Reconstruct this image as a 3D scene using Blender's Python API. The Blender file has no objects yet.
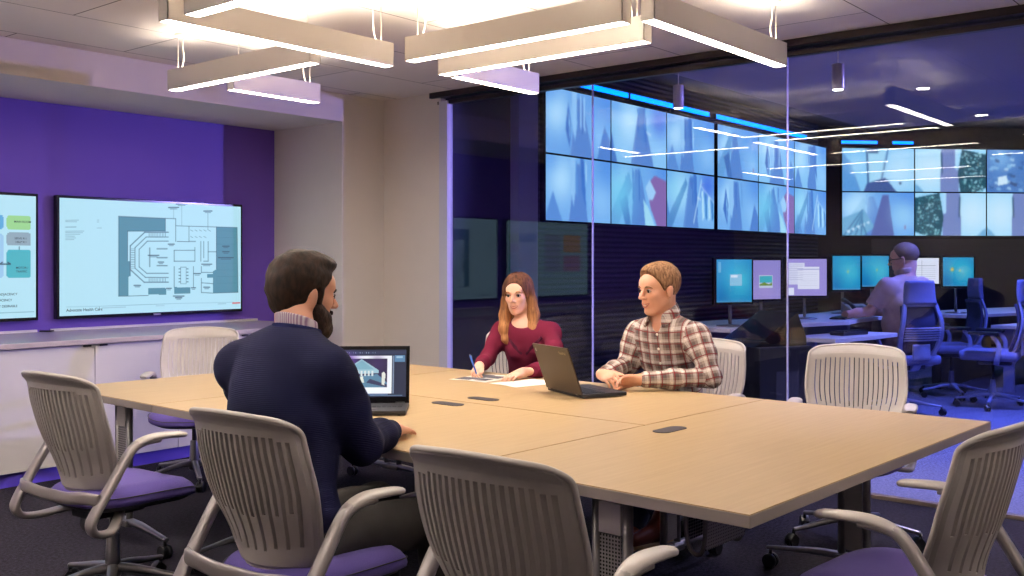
import bpy, bmesh, math, random
import numpy as np
from mathutils import Vector, Matrix, Euler, noise
random.seed(7); np.random.seed(7)
C = bpy.context.scene.collection
PI = math.pi
R = math.radians
V = Vector

# ------------------------------------------------------------------ materials
def lin(c):
    c = c / 255.0
    return c / 12.92 if c <= 0.04045 else ((c + 0.055) / 1.055) ** 2.4
def rgb(r, g, b): return (lin(r), lin(g), lin(b), 1.0)
def newmat(name):
    m = bpy.data.materials.new(name); m.use_nodes = True
    nt = m.node_tree; nt.nodes.clear()
    out = nt.nodes.new('ShaderNodeOutputMaterial')
    return m, nt, out
def mat(name, col, rough=0.5, metal=0.0, bump=0.0, bscale=200.0, var=0.0, vscale=8.0, spec=0.5, coat=0.0, stretch=None, sheen=0.0):
    m, nt, out = newmat(name)
    b = nt.nodes.new('ShaderNodeBsdfPrincipled')
    b.inputs['Base Color'].default_value = col
    b.inputs['Roughness'].default_value = rough
    b.inputs['Metallic'].default_value = metal
    b.inputs['Specular IOR Level'].default_value = spec
    b.inputs['Coat Weight'].default_value = coat
    b.inputs['Sheen Weight'].default_value = sheen
    nt.links.new(b.outputs[0], out.inputs[0])
    tc = nt.nodes.new('ShaderNodeTexCoord'); vec = tc.outputs['Object']
    if stretch:
        mp = nt.nodes.new('ShaderNodeMapping'); mp.inputs['Scale'].default_value = stretch
        nt.links.new(vec, mp.inputs[0]); vec = mp.outputs[0]
    n = nt.nodes.new('ShaderNodeTexNoise'); n.inputs['Scale'].default_value = vscale; n.inputs['Detail'].default_value = 4
    nt.links.new(vec, n.inputs['Vector'])
    mx = nt.nodes.new('ShaderNodeMix'); mx.data_type = 'RGBA'; mx.blend_type = 'MULTIPLY'
    mx.inputs[0].default_value = 1.0
    rp = nt.nodes.new('ShaderNodeMapRange'); rp.inputs[3].default_value = 1 - var; rp.inputs[4].default_value = 1 + var
    nt.links.new(n.outputs[0], rp.inputs[0])
    mx.inputs[6].default_value = col
    nt.links.new(rp.outputs[0], mx.inputs[7]); nt.links.new(mx.outputs[2], b.inputs['Base Color'])
    if bump > 0:
        n2 = nt.nodes.new('ShaderNodeTexNoise'); n2.inputs['Scale'].default_value = bscale; n2.inputs['Detail'].default_value = 2
        nt.links.new(vec, n2.inputs['Vector'])
        bp = nt.nodes.new('ShaderNodeBump'); bp.inputs['Strength'].default_value = bump; bp.inputs['Distance'].default_value = 0.002
        nt.links.new(n2.outputs[0], bp.inputs['Height']); nt.links.new(bp.outputs[0], b.inputs['Normal'])
    return m
def emis(name, col, strength):
    m, nt, out = newmat(name)
    e = nt.nodes.new('ShaderNodeEmission'); e.inputs[0].default_value = col; e.inputs[1].default_value = strength
    nt.links.new(e.outputs[0], out.inputs[0]); return m
def vcol_emis(name, strength, sat=None):
    m, nt, out = newmat(name)
    a = nt.nodes.new('ShaderNodeVertexColor'); a.layer_name = 'Col'
    b = nt.nodes.new('ShaderNodeBsdfPrincipled')
    b.inputs['Base Color'].default_value = (0.01, 0.01, 0.012, 1); b.inputs['Roughness'].default_value = 0.42
    b.inputs['Specular IOR Level'].default_value = 0.3
    nt.links.new(a.outputs[0], b.inputs['Emission Color']); b.inputs['Emission Strength'].default_value = strength
    nt.links.new(b.outputs[0], out.inputs[0]); return m
def glass_mat(name, tint, boost=1.0):
    m, nt, out = newmat(name)
    tr = nt.nodes.new('ShaderNodeBsdfTransparent'); tr.inputs[0].default_value = tint
    gl = nt.nodes.new('ShaderNodeBsdfGlossy'); gl.inputs['Roughness'].default_value = 0.0
    ge = nt.nodes.new('ShaderNodeNewGeometry'); dt = nt.nodes.new('ShaderNodeVectorMath'); dt.operation = 'DOT_PRODUCT'
    nt.links.new(ge.outputs['Normal'], dt.inputs[0]); nt.links.new(ge.outputs['Incoming'], dt.inputs[1])
    def mth(op, a, b=None):
        n = nt.nodes.new('ShaderNodeMath'); n.operation = op
        for i, v in enumerate((a, b)):
            if v is None: continue
            if isinstance(v, (int, float)): n.inputs[i].default_value = v
            else: nt.links.new(v, n.inputs[i])
        return n.outputs[0]
    # Schlick reflectance of a thin pane, the same for both faces
    sch = mth('POWER', mth('SUBTRACT', 1.0, mth('ABSOLUTE', dt.outputs['Value'])), 5.0)
    mu = nt.nodes.new('ShaderNodeMath'); mu.operation = 'ADD'; mu.inputs[1].default_value = .04 * boost
    nt.links.new(mth('MULTIPLY', sch, .96), mu.inputs[0])
    mx = nt.nodes.new('ShaderNodeMixShader')
    nt.links.new(mu.outputs[0], mx.inputs[0]); nt.links.new(tr.outputs[0], mx.inputs[1]); nt.links.new(gl.outputs[0], mx.inputs[2])
    nt.links.new(mx.outputs[0], out.inputs[0]); return m

def ceiling_mat():
    m, nt, out = newmat('ceiling_panels')
    b = nt.nodes.new('ShaderNodeBsdfPrincipled'); b.inputs['Roughness'].default_value = 0.75
    tc = nt.nodes.new('ShaderNodeTexCoord'); mp = nt.nodes.new('ShaderNodeMapping')
    mp.inputs['Location'].default_value = (0.0, -3.35 + 0.68 * 5, 0)
    nt.links.new(tc.outputs['Object'], mp.inputs[0])
    br = nt.nodes.new('ShaderNodeTexBrick'); br.offset = 0.5
    br.inputs['Scale'].default_value = 1; br.inputs['Mortar Size'].default_value = 0.004; br.inputs['Mortar Smooth'].default_value = 0.1
    br.inputs['Brick Width'].default_value = 1.36; br.inputs['Row Height'].default_value = 0.68
    br.inputs['Color1'].default_value = rgb(232, 225, 220); br.inputs['Color2'].default_value = rgb(227, 220, 215)
    br.inputs['Mortar'].default_value = rgb(95, 85, 80)
    nt.links.new(mp.outputs[0], br.inputs[0]); nt.links.new(br.outputs[0], b.inputs['Base Color'])
    nt.links.new(b.outputs[0], out.inputs[0]); return m
def carpet_mat(name, c1, c2, scale=260):
    m, nt, out = newmat(name)
    b = nt.nodes.new('ShaderNodeBsdfPrincipled'); b.inputs['Roughness'].default_value = 0.95; b.inputs['Specular IOR Level'].default_value = 0.1
    tc = nt.nodes.new('ShaderNodeTexCoord')
    n = nt.nodes.new('ShaderNodeTexNoise'); n.inputs['Scale'].default_value = scale; n.inputs['Detail'].default_value = 3
    n3 = nt.nodes.new('ShaderNodeTexNoise'); n3.inputs['Scale'].default_value = 60; n3.inputs['Detail'].default_value = 5
    nt.links.new(tc.outputs['Object'], n.inputs['Vector']); nt.links.new(tc.outputs['Object'], n3.inputs['Vector'])
    ad = nt.nodes.new('ShaderNodeMath'); ad.operation = 'ADD'; nt.links.new(n.outputs[0], ad.inputs[0]); nt.links.new(n3.outputs[0], ad.inputs[1])
    cr = nt.nodes.new('ShaderNodeValToRGB'); cr.color_ramp.elements[0].position = 0.82; cr.color_ramp.elements[1].position = 1.22
    cr.color_ramp.elements[0].color = c1; cr.color_ramp.elements[1].color = c2
    mr = nt.nodes.new('ShaderNodeMath'); mr.operation = 'MULTIPLY'; mr.inputs[1].default_value = 1.0
    nt.links.new(ad.outputs[0], mr.inputs[0])
    mr2 = nt.nodes.new('ShaderNodeMapRange'); mr2.inputs[1].default_value = 0.75; mr2.inputs[2].default_value = 1.25
    nt.links.new(mr.outputs[0], mr2.inputs[0])
    cr.color_ramp.elements[0].position = 0.1; cr.color_ramp.elements[1].position = 0.9
    nt.links.new(mr2.outputs[0], cr.inputs[0]); nt.links.new(cr.outputs[0], b.inputs['Base Color'])
    bp = nt.nodes.new('ShaderNodeBump'); bp.inputs['Strength'].default_value = 0.6; bp.inputs['Distance'].default_value = 0.004
    nt.links.new(n.outputs[0], bp.inputs['Height']); nt.links.new(bp.outputs[0], b.inputs['Normal'])
    nt.links.new(b.outputs[0], out.inputs[0]); return m
def wood_mat(name, ang=0.0):
    m, nt, out = newmat(name)
    b = nt.nodes.new('ShaderNodeBsdfPrincipled'); b.inputs['Roughness'].default_value = 0.42; b.inputs['Specular IOR Level'].default_value = 0.35
    tc = nt.nodes.new('ShaderNodeTexCoord'); mp = nt.nodes.new('ShaderNodeMapping')
    mp.inputs['Rotation'].default_value = (0, 0, ang); mp.inputs['Scale'].default_value = (2.0, 45, 10)
    nt.links.new(tc.outputs['Object'], mp.inputs[0])
    n = nt.nodes.new('ShaderNodeTexNoise'); n.inputs['Scale'].default_value = 1.6; n.inputs['Detail'].default_value = 6; n.inputs['Distortion'].default_value = 0.6
    nt.links.new(mp.outputs[0], n.inputs['Vector'])
    cr = nt.nodes.new('ShaderNodeValToRGB'); cr.color_ramp.elements[0].position = 0.3; cr.color_ramp.elements[1].position = 0.7
    cr.color_ramp.elements[0].color = rgb(172, 145, 106); cr.color_ramp.elements[1].color = rgb(180, 153, 114)
    nt.links.new(n.outputs[0], cr.inputs[0]); nt.links.new(cr.outputs[0], b.inputs['Base Color'])
    nt.links.new(b.outputs[0], out.inputs[0]); return m
def slat_mat():
    m, nt, out = newmat('ribbed_acoustic_panel')
    b = nt.nodes.new('ShaderNodeBsdfPrincipled'); b.inputs['Roughness'].default_value = 0.6
    tc = nt.nodes.new('ShaderNodeTexCoord')
    w = nt.nodes.new('ShaderNodeTexWave'); w.wave_type = 'BANDS'; w.bands_direction = 'Z'; w.inputs['Scale'].default_value = 5.5; w.inputs['Distortion'].default_value = 0.0
    w.wave_profile = 'SIN'
    nt.links.new(tc.outputs['Object'], w.inputs['Vector'])
    cr = nt.nodes.new('ShaderNodeValToRGB'); cr.color_ramp.elements[0].color = rgb(48, 48, 90); cr.color_ramp.elements[1].color = rgb(74, 74, 128)
    nt.links.new(w.outputs[1], cr.inputs[0]); nt.links.new(cr.outputs[0], b.inputs['Base Color'])
    bp = nt.nodes.new('ShaderNodeBump'); bp.inputs['Strength'].default_value = 0.7; bp.inputs['Distance'].default_value = 0.02
    nt.links.new(w.outputs[1], bp.inputs['Height']); nt.links.new(bp.outputs[0], b.inputs['Normal'])
    nt.links.new(b.outputs[0], out.inputs[0]); return m
def perf_mat():
    m, nt, out = newmat('perforated_metal')
    b = nt.nodes.new('ShaderNodeBsdfPrincipled'); b.inputs['Roughness'].default_value = 0.4; b.inputs['Metallic'].default_value = 0.6
    tc = nt.nodes.new('ShaderNodeTexCoord')
    w = nt.nodes.new('ShaderNodeTexVoronoi'); w.inputs['Scale'].default_value = 90; w.inputs['Randomness'].default_value = 0.0
    nt.links.new(tc.outputs['Object'], w.inputs['Vector'])
    cr = nt.nodes.new('ShaderNodeValToRGB'); cr.color_ramp.interpolation = 'CONSTANT'
    cr.color_ramp.elements[0].color = rgb(10, 10, 14); cr.color_ramp.elements[1].color = rgb(165, 160, 160); cr.color_ramp.elements[1].position = 0.42
    nt.links.new(w.outputs[0], cr.inputs[0]); nt.links.new(cr.outputs[0], b.inputs['Base Color'])
    nt.links.new(b.outputs[0], out.inputs[0]); return m
def plaid_mat():
    m, nt, out = newmat('plaid_flannel')
    b = nt.nodes.new('ShaderNodeBsdfPrincipled'); b.inputs['Roughness'].default_value = 0.9; b.inputs['Specular IOR Level'].default_value = 0.15
    uv = nt.nodes.new('ShaderNodeUVMap'); uv.uv_map = 'plaid'
    sx = nt.nodes.new('ShaderNodeSeparateXYZ'); nt.links.new(uv.outputs[0], sx.inputs[0])
    def node(op, a, bb=None):
        n = nt.nodes.new('ShaderNodeMath'); n.operation = op
        for i, v in enumerate((a, bb)):
            if v is None: continue
            if isinstance(v, (int, float)): n.inputs[i].default_value = v
            else: nt.links.new(v, n.inputs[i])
        return n.outputs[0]
    def stripe(axis, period, off, width):
        t = node('FRACT', node('ADD', node('DIVIDE', sx.outputs[axis], period), off))
        return node('LESS_THAN', t, width / period)
    def mixc(base, fac, col):
        x = nt.nodes.new('ShaderNodeMix'); x.data_type = 'RGBA'
        nt.links.new(base, x.inputs[6]) if not isinstance(base, tuple) else setattr(x.inputs[6], 'default_value', base)
        x.inputs[7].default_value = col
        nt.links.new(fac, x.inputs[0]); return x.outputs[2]
    P = 0.060
    c = rgb(150, 134, 127)
    g = node('MULTIPLY', node('ADD', stripe(0, P, 0.1, 0.020), stripe(1, P, 0.1, 0.020)), 0.40)
    c = mixc(c, g, rgb(78, 66, 66))
    wv = node('MULTIPLY', node('ADD', stripe(0, P, 0.60, 0.010), stripe(1, P, 0.60, 0.010)), 0.5)
    c = mixc(c, wv, rgb(222, 212, 205))
    wv2 = node('MULTIPLY', node('ADD', stripe(0, P, 0.42, 0.005), stripe(1, P, 0.42, 0.005)), 0.45)
    c = mixc(c, wv2, rgb(222, 212, 205))
    rd = node('MINIMUM', node('MULTIPLY', node('ADD', stripe(0, P, 0.80, 0.0058), stripe(1, P, 0.80, 0.0058)), 0.8), 1.0)
    c = mixc(c, rd, rgb(120, 28, 38))
    nt.links.new(c, b.inputs['Base Color']); nt.links.new(b.outputs[0], out.inputs[0]); return m
def weave_mat(name, c1, c2, scale, ax='Z'):
    m, nt, out = newmat(name)
    b = nt.nodes.new('ShaderNodeBsdfPrincipled'); b.inputs['Roughness'].default_value = 0.9; b.inputs['Specular IOR Level'].default_value = 0.1
    tc = nt.nodes.new('ShaderNodeTexCoord')
    w = nt.nodes.new('ShaderNodeTexWave'); w.bands_direction = ax; w.inputs['Scale'].default_value = scale; w.inputs['Distortion'].default_value = 1.0
    nt.links.new(tc.outputs['Object'], w.inputs['Vector'])
    cr = nt.nodes.new('ShaderNodeValToRGB'); cr.color_ramp.elements[0].color = c1; cr.color_ramp.elements[1].color = c2
    nt.links.new(w.outputs[1], cr.inputs[0]); nt.links.new(cr.outputs[0], b.inputs['Base Color'])
    bp = nt.nodes.new('ShaderNodeBump'); bp.inputs['Strength'].default_value = 0.3; bp.inputs['Distance'].default_value = 0.002
    nt.links.new(w.outputs[1], bp.inputs['Height']); nt.links.new(bp.outputs[0], b.inputs['Normal'])
    nt.links.new(b.outputs[0], out.inputs[0]); return m
def skin_mat(name, c):
    m, nt, out = newmat(name)
    b = nt.nodes.new('ShaderNodeBsdfPrincipled'); b.inputs['Base Color'].default_value = c; b.inputs['Roughness'].default_value = 0.5
    b.inputs['Subsurface Weight'].default_value = 0.12; b.inputs['Subsurface Radius'].default_value = (0.02, 0.008, 0.005); b.inputs['Subsurface Scale'].default_value = 0.4
    b.inputs['Specular IOR Level'].default_value = 0.35
    tc = nt.nodes.new('ShaderNodeTexCoord'); n = nt.nodes.new('ShaderNodeTexNoise'); n.inputs['Scale'].default_value = 22
    nt.links.new(tc.outputs['Object'], n.inputs['Vector'])
    mx = nt.nodes.new('ShaderNodeMix'); mx.data_type = 'RGBA'; mx.inputs[6].default_value = c
    mx.inputs[7].default_value = (min(1, c[0] * 1.02), c[1] * 0.88, c[2] * 0.84, 1)
    nt.links.new(n.outputs[0], mx.inputs[0]); nt.links.new(mx.outputs[2], b.inputs['Base Color'])
    nt.links.new(b.outputs[0], out.inputs[0]); return m
def hair_mat(name, c1, c2, ax='Z', scale=30, sz=(60, 60, 3), c3=None, zr=None):
    m, nt, out = newmat(name)
    b = nt.nodes.new('ShaderNodeBsdfPrincipled'); b.inputs['Roughness'].default_value = 0.65; b.inputs['Specular IOR Level'].default_value = 0.15
    tc = nt.nodes.new('ShaderNodeTexCoord'); mp = nt.nodes.new('ShaderNodeMapping'); mp.inputs['Scale'].default_value = sz
    nt.links.new(tc.outputs['Object'], mp.inputs[0])
    n = nt.nodes.new('ShaderNodeTexNoise'); n.inputs['Scale'].default_value = 2.0; n.inputs['Detail'].default_value = 4
    nt.links.new(mp.outputs[0], n.inputs['Vector'])
    cr = nt.nodes.new('ShaderNodeValToRGB'); cr.color_ramp.elements[0].position = 0.35; cr.color_ramp.elements[1].position = 0.65
    cr.color_ramp.elements[0].color = c1; cr.color_ramp.elements[1].color = c2
    nt.links.new(n.outputs[0], cr.inputs[0]); col = cr.outputs[0]
    if c3:
        sp = nt.nodes.new('ShaderNodeSeparateXYZ'); nt.links.new(tc.outputs['Object'], sp.inputs[0])
        mr = nt.nodes.new('ShaderNodeMapRange'); mr.inputs[1].default_value = zr[0]; mr.inputs[2].default_value = zr[1]
        mr.inputs[3].default_value = 1; mr.inputs[4].default_value = 0
        nt.links.new(sp.outputs[2], mr.inputs[0])
        mx = nt.nodes.new('ShaderNodeMix'); mx.data_type = 'RGBA'; mx.inputs[7].default_value = c3
        ml = nt.nodes.new('ShaderNodeMath'); ml.operation = 'MULTIPLY'; nt.links.new(mr.outputs[0], ml.inputs[0]); nt.links.new(n.outputs[0], ml.inputs[1])
        m2 = nt.nodes.new('ShaderNodeMath'); m2.operation = 'MULTIPLY'; m2.inputs[1].default_value = 1.5; nt.links.new(ml.outputs[0], m2.inputs[0])
        nt.links.new(m2.outputs[0], mx.inputs[0]); nt.links.new(col, mx.inputs[6]); col = mx.outputs[2]
    nt.links.new(col, b.inputs['Base Color'])
    bp = nt.nodes.new('ShaderNodeBump'); bp.inputs['Strength'].default_value = 0.6; bp.inputs['Distance'].default_value = 0.004
    nt.links.new(n.outputs[0], bp.inputs['Height']); nt.links.new(bp.outputs[0], b.inputs['Normal'])
    nt.links.new(b.outputs[0], out.inputs[0]); return m

M = dict(
    white_wall=mat('warm_white_paint', rgb(214, 205, 200), 0.8, bump=0.1, var=0.02),
    purple=mat('purple_paint', rgb(100, 70, 178), 0.6, bump=0.1, var=0.03, vscale=3),
    dark_wall=mat('dark_navy_paint', rgb(30, 29, 70), 0.7, var=0.05),
    mid_wall=mat('slate_paint', rgb(84, 80, 112), 0.8, var=0.04),
    lit_pilaster=mat('lavender_lit_pilaster', rgb(190, 182, 228), 0.8),  # white pilaster, with the lavender light on it put into its colour
    laminate=mat('white_laminate', rgb(205, 200, 205), 0.4, var=0.02),
    counter=mat('quartz_counter', rgb(176, 164, 172), 0.22, var=0.03, vscale=60),
    plinth=mat('blue_violet_plinth', rgb(86, 66, 190), 0.5),
    black=mat('black_plastic', rgb(18, 18, 22), 0.35),
    bezel=mat('gloss_black_bezel', rgb(10, 10, 13), 0.2),
    rail=mat('bronze_rail', rgb(48, 42, 44), 0.35, metal=0.6),
    steel=mat('brushed_steel', rgb(150, 146, 144), 0.35, metal=0.8),
    sillm=mat('sill_metal', rgb(150, 132, 118), 0.4, metal=0.6),
    jamb=mat('aluminium_jamb', rgb(200, 198, 215), 0.4, metal=0.1),
    fixture=mat('fixture_white', rgb(232, 226, 218), 0.5),
    wire=mat('pale_cable', rgb(225, 215, 200), 0.5),
    wood=wood_mat('maple_laminate', 0.0),
    edge=mat('table_edge_band', rgb(138, 128, 122), 0.45),
    legm=mat('table_leg_grey', rgb(130, 126, 126), 0.35, metal=0.5),
    perf=perf_mat(),
    frame=mat('warm_grey_plastic', rgb(178, 170, 166), 0.38, bump=0.05, bscale=600),
    armm=mat('chair_arm_grey', rgb(148, 140, 140), 0.32, metal=0.25),
    seat=mat('violet_seat_fabric', rgb(88, 72, 150), 0.92, bump=0.5, bscale=900, var=0.12, vscale=500, sheen=0.1),
    pan=mat('dark_seat_pan', rgb(40, 38, 46), 0.5),
    chrome=mat('base_metal', rgb(150, 148, 152), 0.28, metal=0.85),
    blue_frame=mat('blue_grey_chair_frame', rgb(120, 125, 160), 0.4, bump=0.05),
    blue_fabric=mat('blue_grey_chair_fabric', rgb(92, 98, 140), 0.9, bump=0.4, bscale=500),
    desk=mat('pale_desk_laminate', rgb(205, 195, 190), 0.35),
    paper=mat('paper', rgb(236, 230, 222), 0.8),
    lid=mat('laptop_lid', rgb(70, 58, 50), 0.35, metal=0.3),
    keys=mat('laptop_keys', rgb(28, 27, 32), 0.5),
    grommet=mat('grommet', rgb(46, 40, 50), 0.5),
    sweater=weave_mat('navy_knit', rgb(13, 13, 36), rgb(17, 18, 45), 55),
    sweater_rib=weave_mat('navy_rib', rgb(16, 18, 50), rgb(30, 33, 80), 120),
    collar=weave_mat('striped_shirt', rgb(214, 205, 212), rgb(150, 118, 150), 42, 'Y'),
    burg=weave_mat('burgundy_knit', rgb(96, 26, 48), rgb(112, 34, 58), 70),
    burg_dark=weave_mat('burgundy_knit_dark', rgb(58, 16, 34), rgb(70, 22, 42), 90),
    plaid=plaid_mat(),
    grey_shirt=mat('grey_polo', rgb(176, 142, 134), 0.9, bump=0.3, bscale=300, var=0.06),
    khaki=mat('dark_olive_trousers', rgb(36, 31, 30), 0.9, bump=0.3, bscale=200),
    jeans=mat('navy_jeans', rgb(34, 40, 66), 0.9, bump=0.3, bscale=300),
    leather=mat('brown_leather', rgb(128, 62, 44), 0.3, var=0.1, coat=0.3),
    sole=mat('shoe_sole', rgb(196, 165, 120), 0.6),
    skin1=skin_mat('skin_fair', rgb(224, 180, 158)), skin2=skin_mat('skin_tan', rgb(218, 168, 142)), skin3=skin_mat('skin_pink', rgb(206, 156, 138)),
    lips=mat('lips', rgb(172, 98, 94), 0.45), teeth=mat('teeth', rgb(235, 228, 215), 0.3),
    eyew=mat('eye_white', rgb(190, 182, 176), 0.3), iris=mat('iris', rgb(50, 38, 32), 0.2),
    hair_dark=hair_mat('dark_brown_hair', rgb(20, 13, 11), rgb(46, 30, 22), sz=(40, 40, 14)),
    beard=hair_mat('dark_beard', rgb(24, 15, 13), rgb(46, 29, 23), sz=(90, 90, 40)),
    hair_f=hair_mat('brunette_hair', rgb(58, 34, 28), rgb(100, 62, 44), sz=(55, 55, 2.5), c3=rgb(178, 124, 80), zr=(1.0, 1.22)),
    hair_s=hair_mat('sandy_hair', rgb(98, 70, 50), rgb(152, 114, 84), sz=(50, 50, 20)),
    hair_g=hair_mat('greying_buzz', rgb(92, 72, 68), rgb(124, 100, 92), sz=(80, 80, 80)),
    white_e=emis('lamp_diffuser_warm', (1.0, 0.90, 0.78, 1), 39.0),
    up_e=emis('lamp_uplight_warm', (1.0, 0.87, 0.71, 1), 33.0), fill_e=emis('added_fill_uplight', (1.0, 0.93, 0.87, 1), 880.0),  # second one is the boosted uplight of the added pendants
    down_e=emis('downlight_glow', (1.0, 0.87, 0.72, 1), 120.0),
    led=emis('blue_led', (0.0, 0.14, 1.0, 1), 5.0),
    tv=vcol_emis('tv_picture', 0.84), wallv=vcol_emis('video_wall_picture', 1.12), mon=vcol_emis('monitor_picture', 1.0), lap=vcol_emis('laptop_picture', 0.85),
    glass=glass_mat('clear_glass', (0.82, 0.84, 0.90, 1), 1.0),
    gedge=mat('glass_edge', rgb(190, 190, 235), 0.2, spec=0.8),
    red=mat('red_knob', rgb(200, 40, 40), 0.3),
    ink=mat('screen_ink', rgb(30, 45, 60), 0.6),
    pen=mat('blue_pen', rgb(40, 90, 180), 0.3),
    beige=mat('beige_phone', rgb(150, 140, 110), 0.5),
)

# ------------------------------------------------------------------ mesh builder
class MB:
    def __init__(s): s.v = []; s.f = []; s.sm = []
    def add(s, vs, fs, smooth=False):
        o = len(s.v); s.v += [tuple(v) for v in vs]
        s.f += [tuple(i + o for i in f) for f in fs]; s.sm += [smooth] * len(fs)
    def box(s, c, d, rz=0.0, rot=None, bev=0.0):
        hx, hy, hz = d[0] / 2, d[1] / 2, d[2] / 2
        bm = bmesh.new(); bmesh.ops.create_cube(bm, size=1.0)
        for v in bm.verts: v.co = V((v.co.x * d[0], v.co.y * d[1], v.co.z * d[2]))
        if bev > 0: bmesh.ops.bevel(bm, geom=list(bm.edges), offset=min(bev, min(d) * 0.45), segments=2, affect='EDGES', profile=0.6)
        mt = rot if rot else Matrix.Rotation(rz, 3, 'Z')
        vs = [mt @ v.co + V(c) for v in bm.verts]; bm.verts.index_update()
        s.add(vs, [[v.index for v in f.verts] for f in bm.faces]); bm.free(); return s
    def b2(s, x0, x1, y0, y1, z0, z1, bev=0.0): return s.box(((x0 + x1) / 2, (y0 + y1) / 2, (z0 + z1) / 2), (x1 - x0, y1 - y0, z1 - z0), bev=bev)
    def cyl(s, p0, p1, r0, r1=None, n=16, caps=True):
        r1 = r0 if r1 is None else r1
        p0, p1 = V(p0), V(p1); a = (p1 - p0).normalized(); q = a.to_track_quat('Z', 'Y').to_matrix()
        vs = []
        for p, r in ((p0, r0), (p1, r1)):
            for i in range(n): t = 2 * PI * i / n; vs.append(p + q @ V((math.cos(t) * r, math.sin(t) * r, 0)))
        fs = [(i, (i + 1) % n, n + (i + 1) % n, n + i) for i in range(n)]
        s.add(vs, fs, True)
        if caps: s.add(vs, [tuple(range(n - 1, -1, -1)), tuple(range(n, 2 * n))])
        return s
    def lathe(s, prof, c=(0, 0, 0), n=20, rot=None):
        vs = []; rot = rot or Matrix.Identity(3)
        for r, z in prof:
            for i in range(n): t = 2 * PI * i / n; vs.append(rot @ V((r * math.cos(t), r * math.sin(t), z)) + V(c))
        fs = []
        for k in range(len(prof) - 1):
            for i in range(n): fs.append((k * n + i, k * n + (i + 1) % n, (k + 1) * n + (i + 1) % n, (k + 1) * n + i))
        s.add(vs, fs, True)
        m = len(prof) - 1
        s.add(vs, [tuple(range(n - 1, -1, -1)), tuple(m * n + i for i in range(n))]); return s
    def sweep(s, pts, a, b, ref=(0, 1, 0), n=14, e=0.7, sub=6, closed=False):
        pts = [V(p) for p in pts]; m = len(pts)
        A = a if isinstance(a, (list, tuple)) else [a] * m
        B = b if isinstance(b, (list, tuple)) else [b] * m
        P = []; AA = []; BB = []
        rng = m if closed else m - 1
        for i in range(rng):
            g = (lambda k: pts[k % m]) if closed else (lambda k: pts[max(0, min(m - 1, k))])
            p0, p1, p2, p3 = g(i - 1), g(i), g(i + 1), g(i + 2)
            for j in range(sub):
                t = j / sub
                P.append(0.5 * ((2 * p1) + (p2 - p0) * t + (2 * p0 - 5 * p1 + 4 * p2 - p3) * t * t + (3 * p1 - p0 - 3 * p2 + p3) * t ** 3))
                w = t; AA.append(A[i] * (1 - w) + A[(i + 1) % m] * w); BB.append(B[i] * (1 - w) + B[(i + 1) % m] * w)
        if not closed: P.append(pts[-1]); AA.append(A[-1]); BB.append(B[-1])
        N = len(P); vs = []; ref = V(ref)
        for i in range(N):
            if closed: t = P[(i + 1) % N] - P[i - 1]
            else: t = P[min(i + 1, N - 1)] - P[max(i - 1, 0)]
            t.normalize(); sd = ref - t * ref.dot(t)
            sd.normalize(); nm = t.cross(sd)
            for k in range(n):
                an = 2 * PI * k / n; cx, sy = math.cos(an), math.sin(an)
                cx = math.copysign(abs(cx) ** e, cx); sy = math.copysign(abs(sy) ** e, sy)
                vs.append(P[i] + sd * cx * AA[i] + nm * sy * BB[i])
        fs = []
        for i in range(N if closed else N - 1):
            j = (i + 1) % N
            for k in range(n): fs.append((i * n + k, i * n + (k + 1) % n, j * n + (k + 1) % n, j * n + k))
        s.add(vs, fs, True)
        if not closed: s.add(vs, [tuple(range(n - 1, -1, -1)), tuple((N - 1) * n + k for k in range(n))])
        return s
    def prism(s, poly, z0, z1):
        n = len(poly); vs = [(x, y, z0) for x, y in poly] + [(x, y, z1) for x, y in poly]
        s.add(vs, [tuple(range(n - 1, -1, -1)), tuple(range(n, 2 * n))] + [(i, (i + 1) % n, n + (i + 1) % n, n + i) for i in range(n)]); return s
    def build(s, name, m, parent=None, loc=(0, 0, 0), rz=0.0, bevel=0.0, smooth=None):
        me = bpy.data.meshes.new(name); me.from_pydata(s.v, [], s.f); me.update()
        bm = bmesh.new(); bm.from_mesh(me)
        bmesh.ops.remove_doubles(bm, verts=bm.verts, dist=1e-6)
        bmesh.ops.recalc_face_normals(bm, faces=bm.faces); bm.to_mesh(me); bm.free()
        if len(me.polygons) == len(s.sm):
            me.polygons.foreach_set('use_smooth', [bool(x) if smooth is None else smooth for x in s.sm])
        elif smooth or any(s.sm): me.polygons.foreach_set('use_smooth', [True] * len(me.polygons))
        me.materials.append(M[m] if isinstance(m, str) else m)
        o = bpy.data.objects.new(name, me); C.objects.link(o)
        o.location = loc; o.rotation_euler = (0, 0, rz)
        if parent: o.parent = parent
        if bevel > 0:
            md = o.modifiers.new('bevel', 'BEVEL'); md.width = bevel; md.segments = 2; md.limit_method = 'ANGLE'
        return o
def tag(o, label=None, cat=None, group=None, kind=None):
    if label: o['label'] = label
    if cat: o['category'] = cat
    if group: o['group'] = group
    if kind: o['kind'] = kind
    return o
def empty(name, loc, rz=0.0):
    o = bpy.data.objects.new(name, None); C.objects.link(o); o.empty_display_size = 0.1
    o.location = loc; o.rotation_euler = (0, 0, rz); return o
def dup(root, loc, rz, label=None, group=None):
    r = root.copy(); C.objects.link(r); r.location = loc; r.rotation_euler = (0, 0, rz)
    if label: r['label'] = label
    if group: r['group'] = group
    def rec(src, dst):
        for ch in list(src.children):
            c = ch.copy(); C.objects.link(c); c.parent = dst; rec(ch, c)
    rec(root, r); return r
def struct(name, mb, m, **k):
    o = mb.build(name, m, **k); o['kind'] = 'structure'; return o
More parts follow.
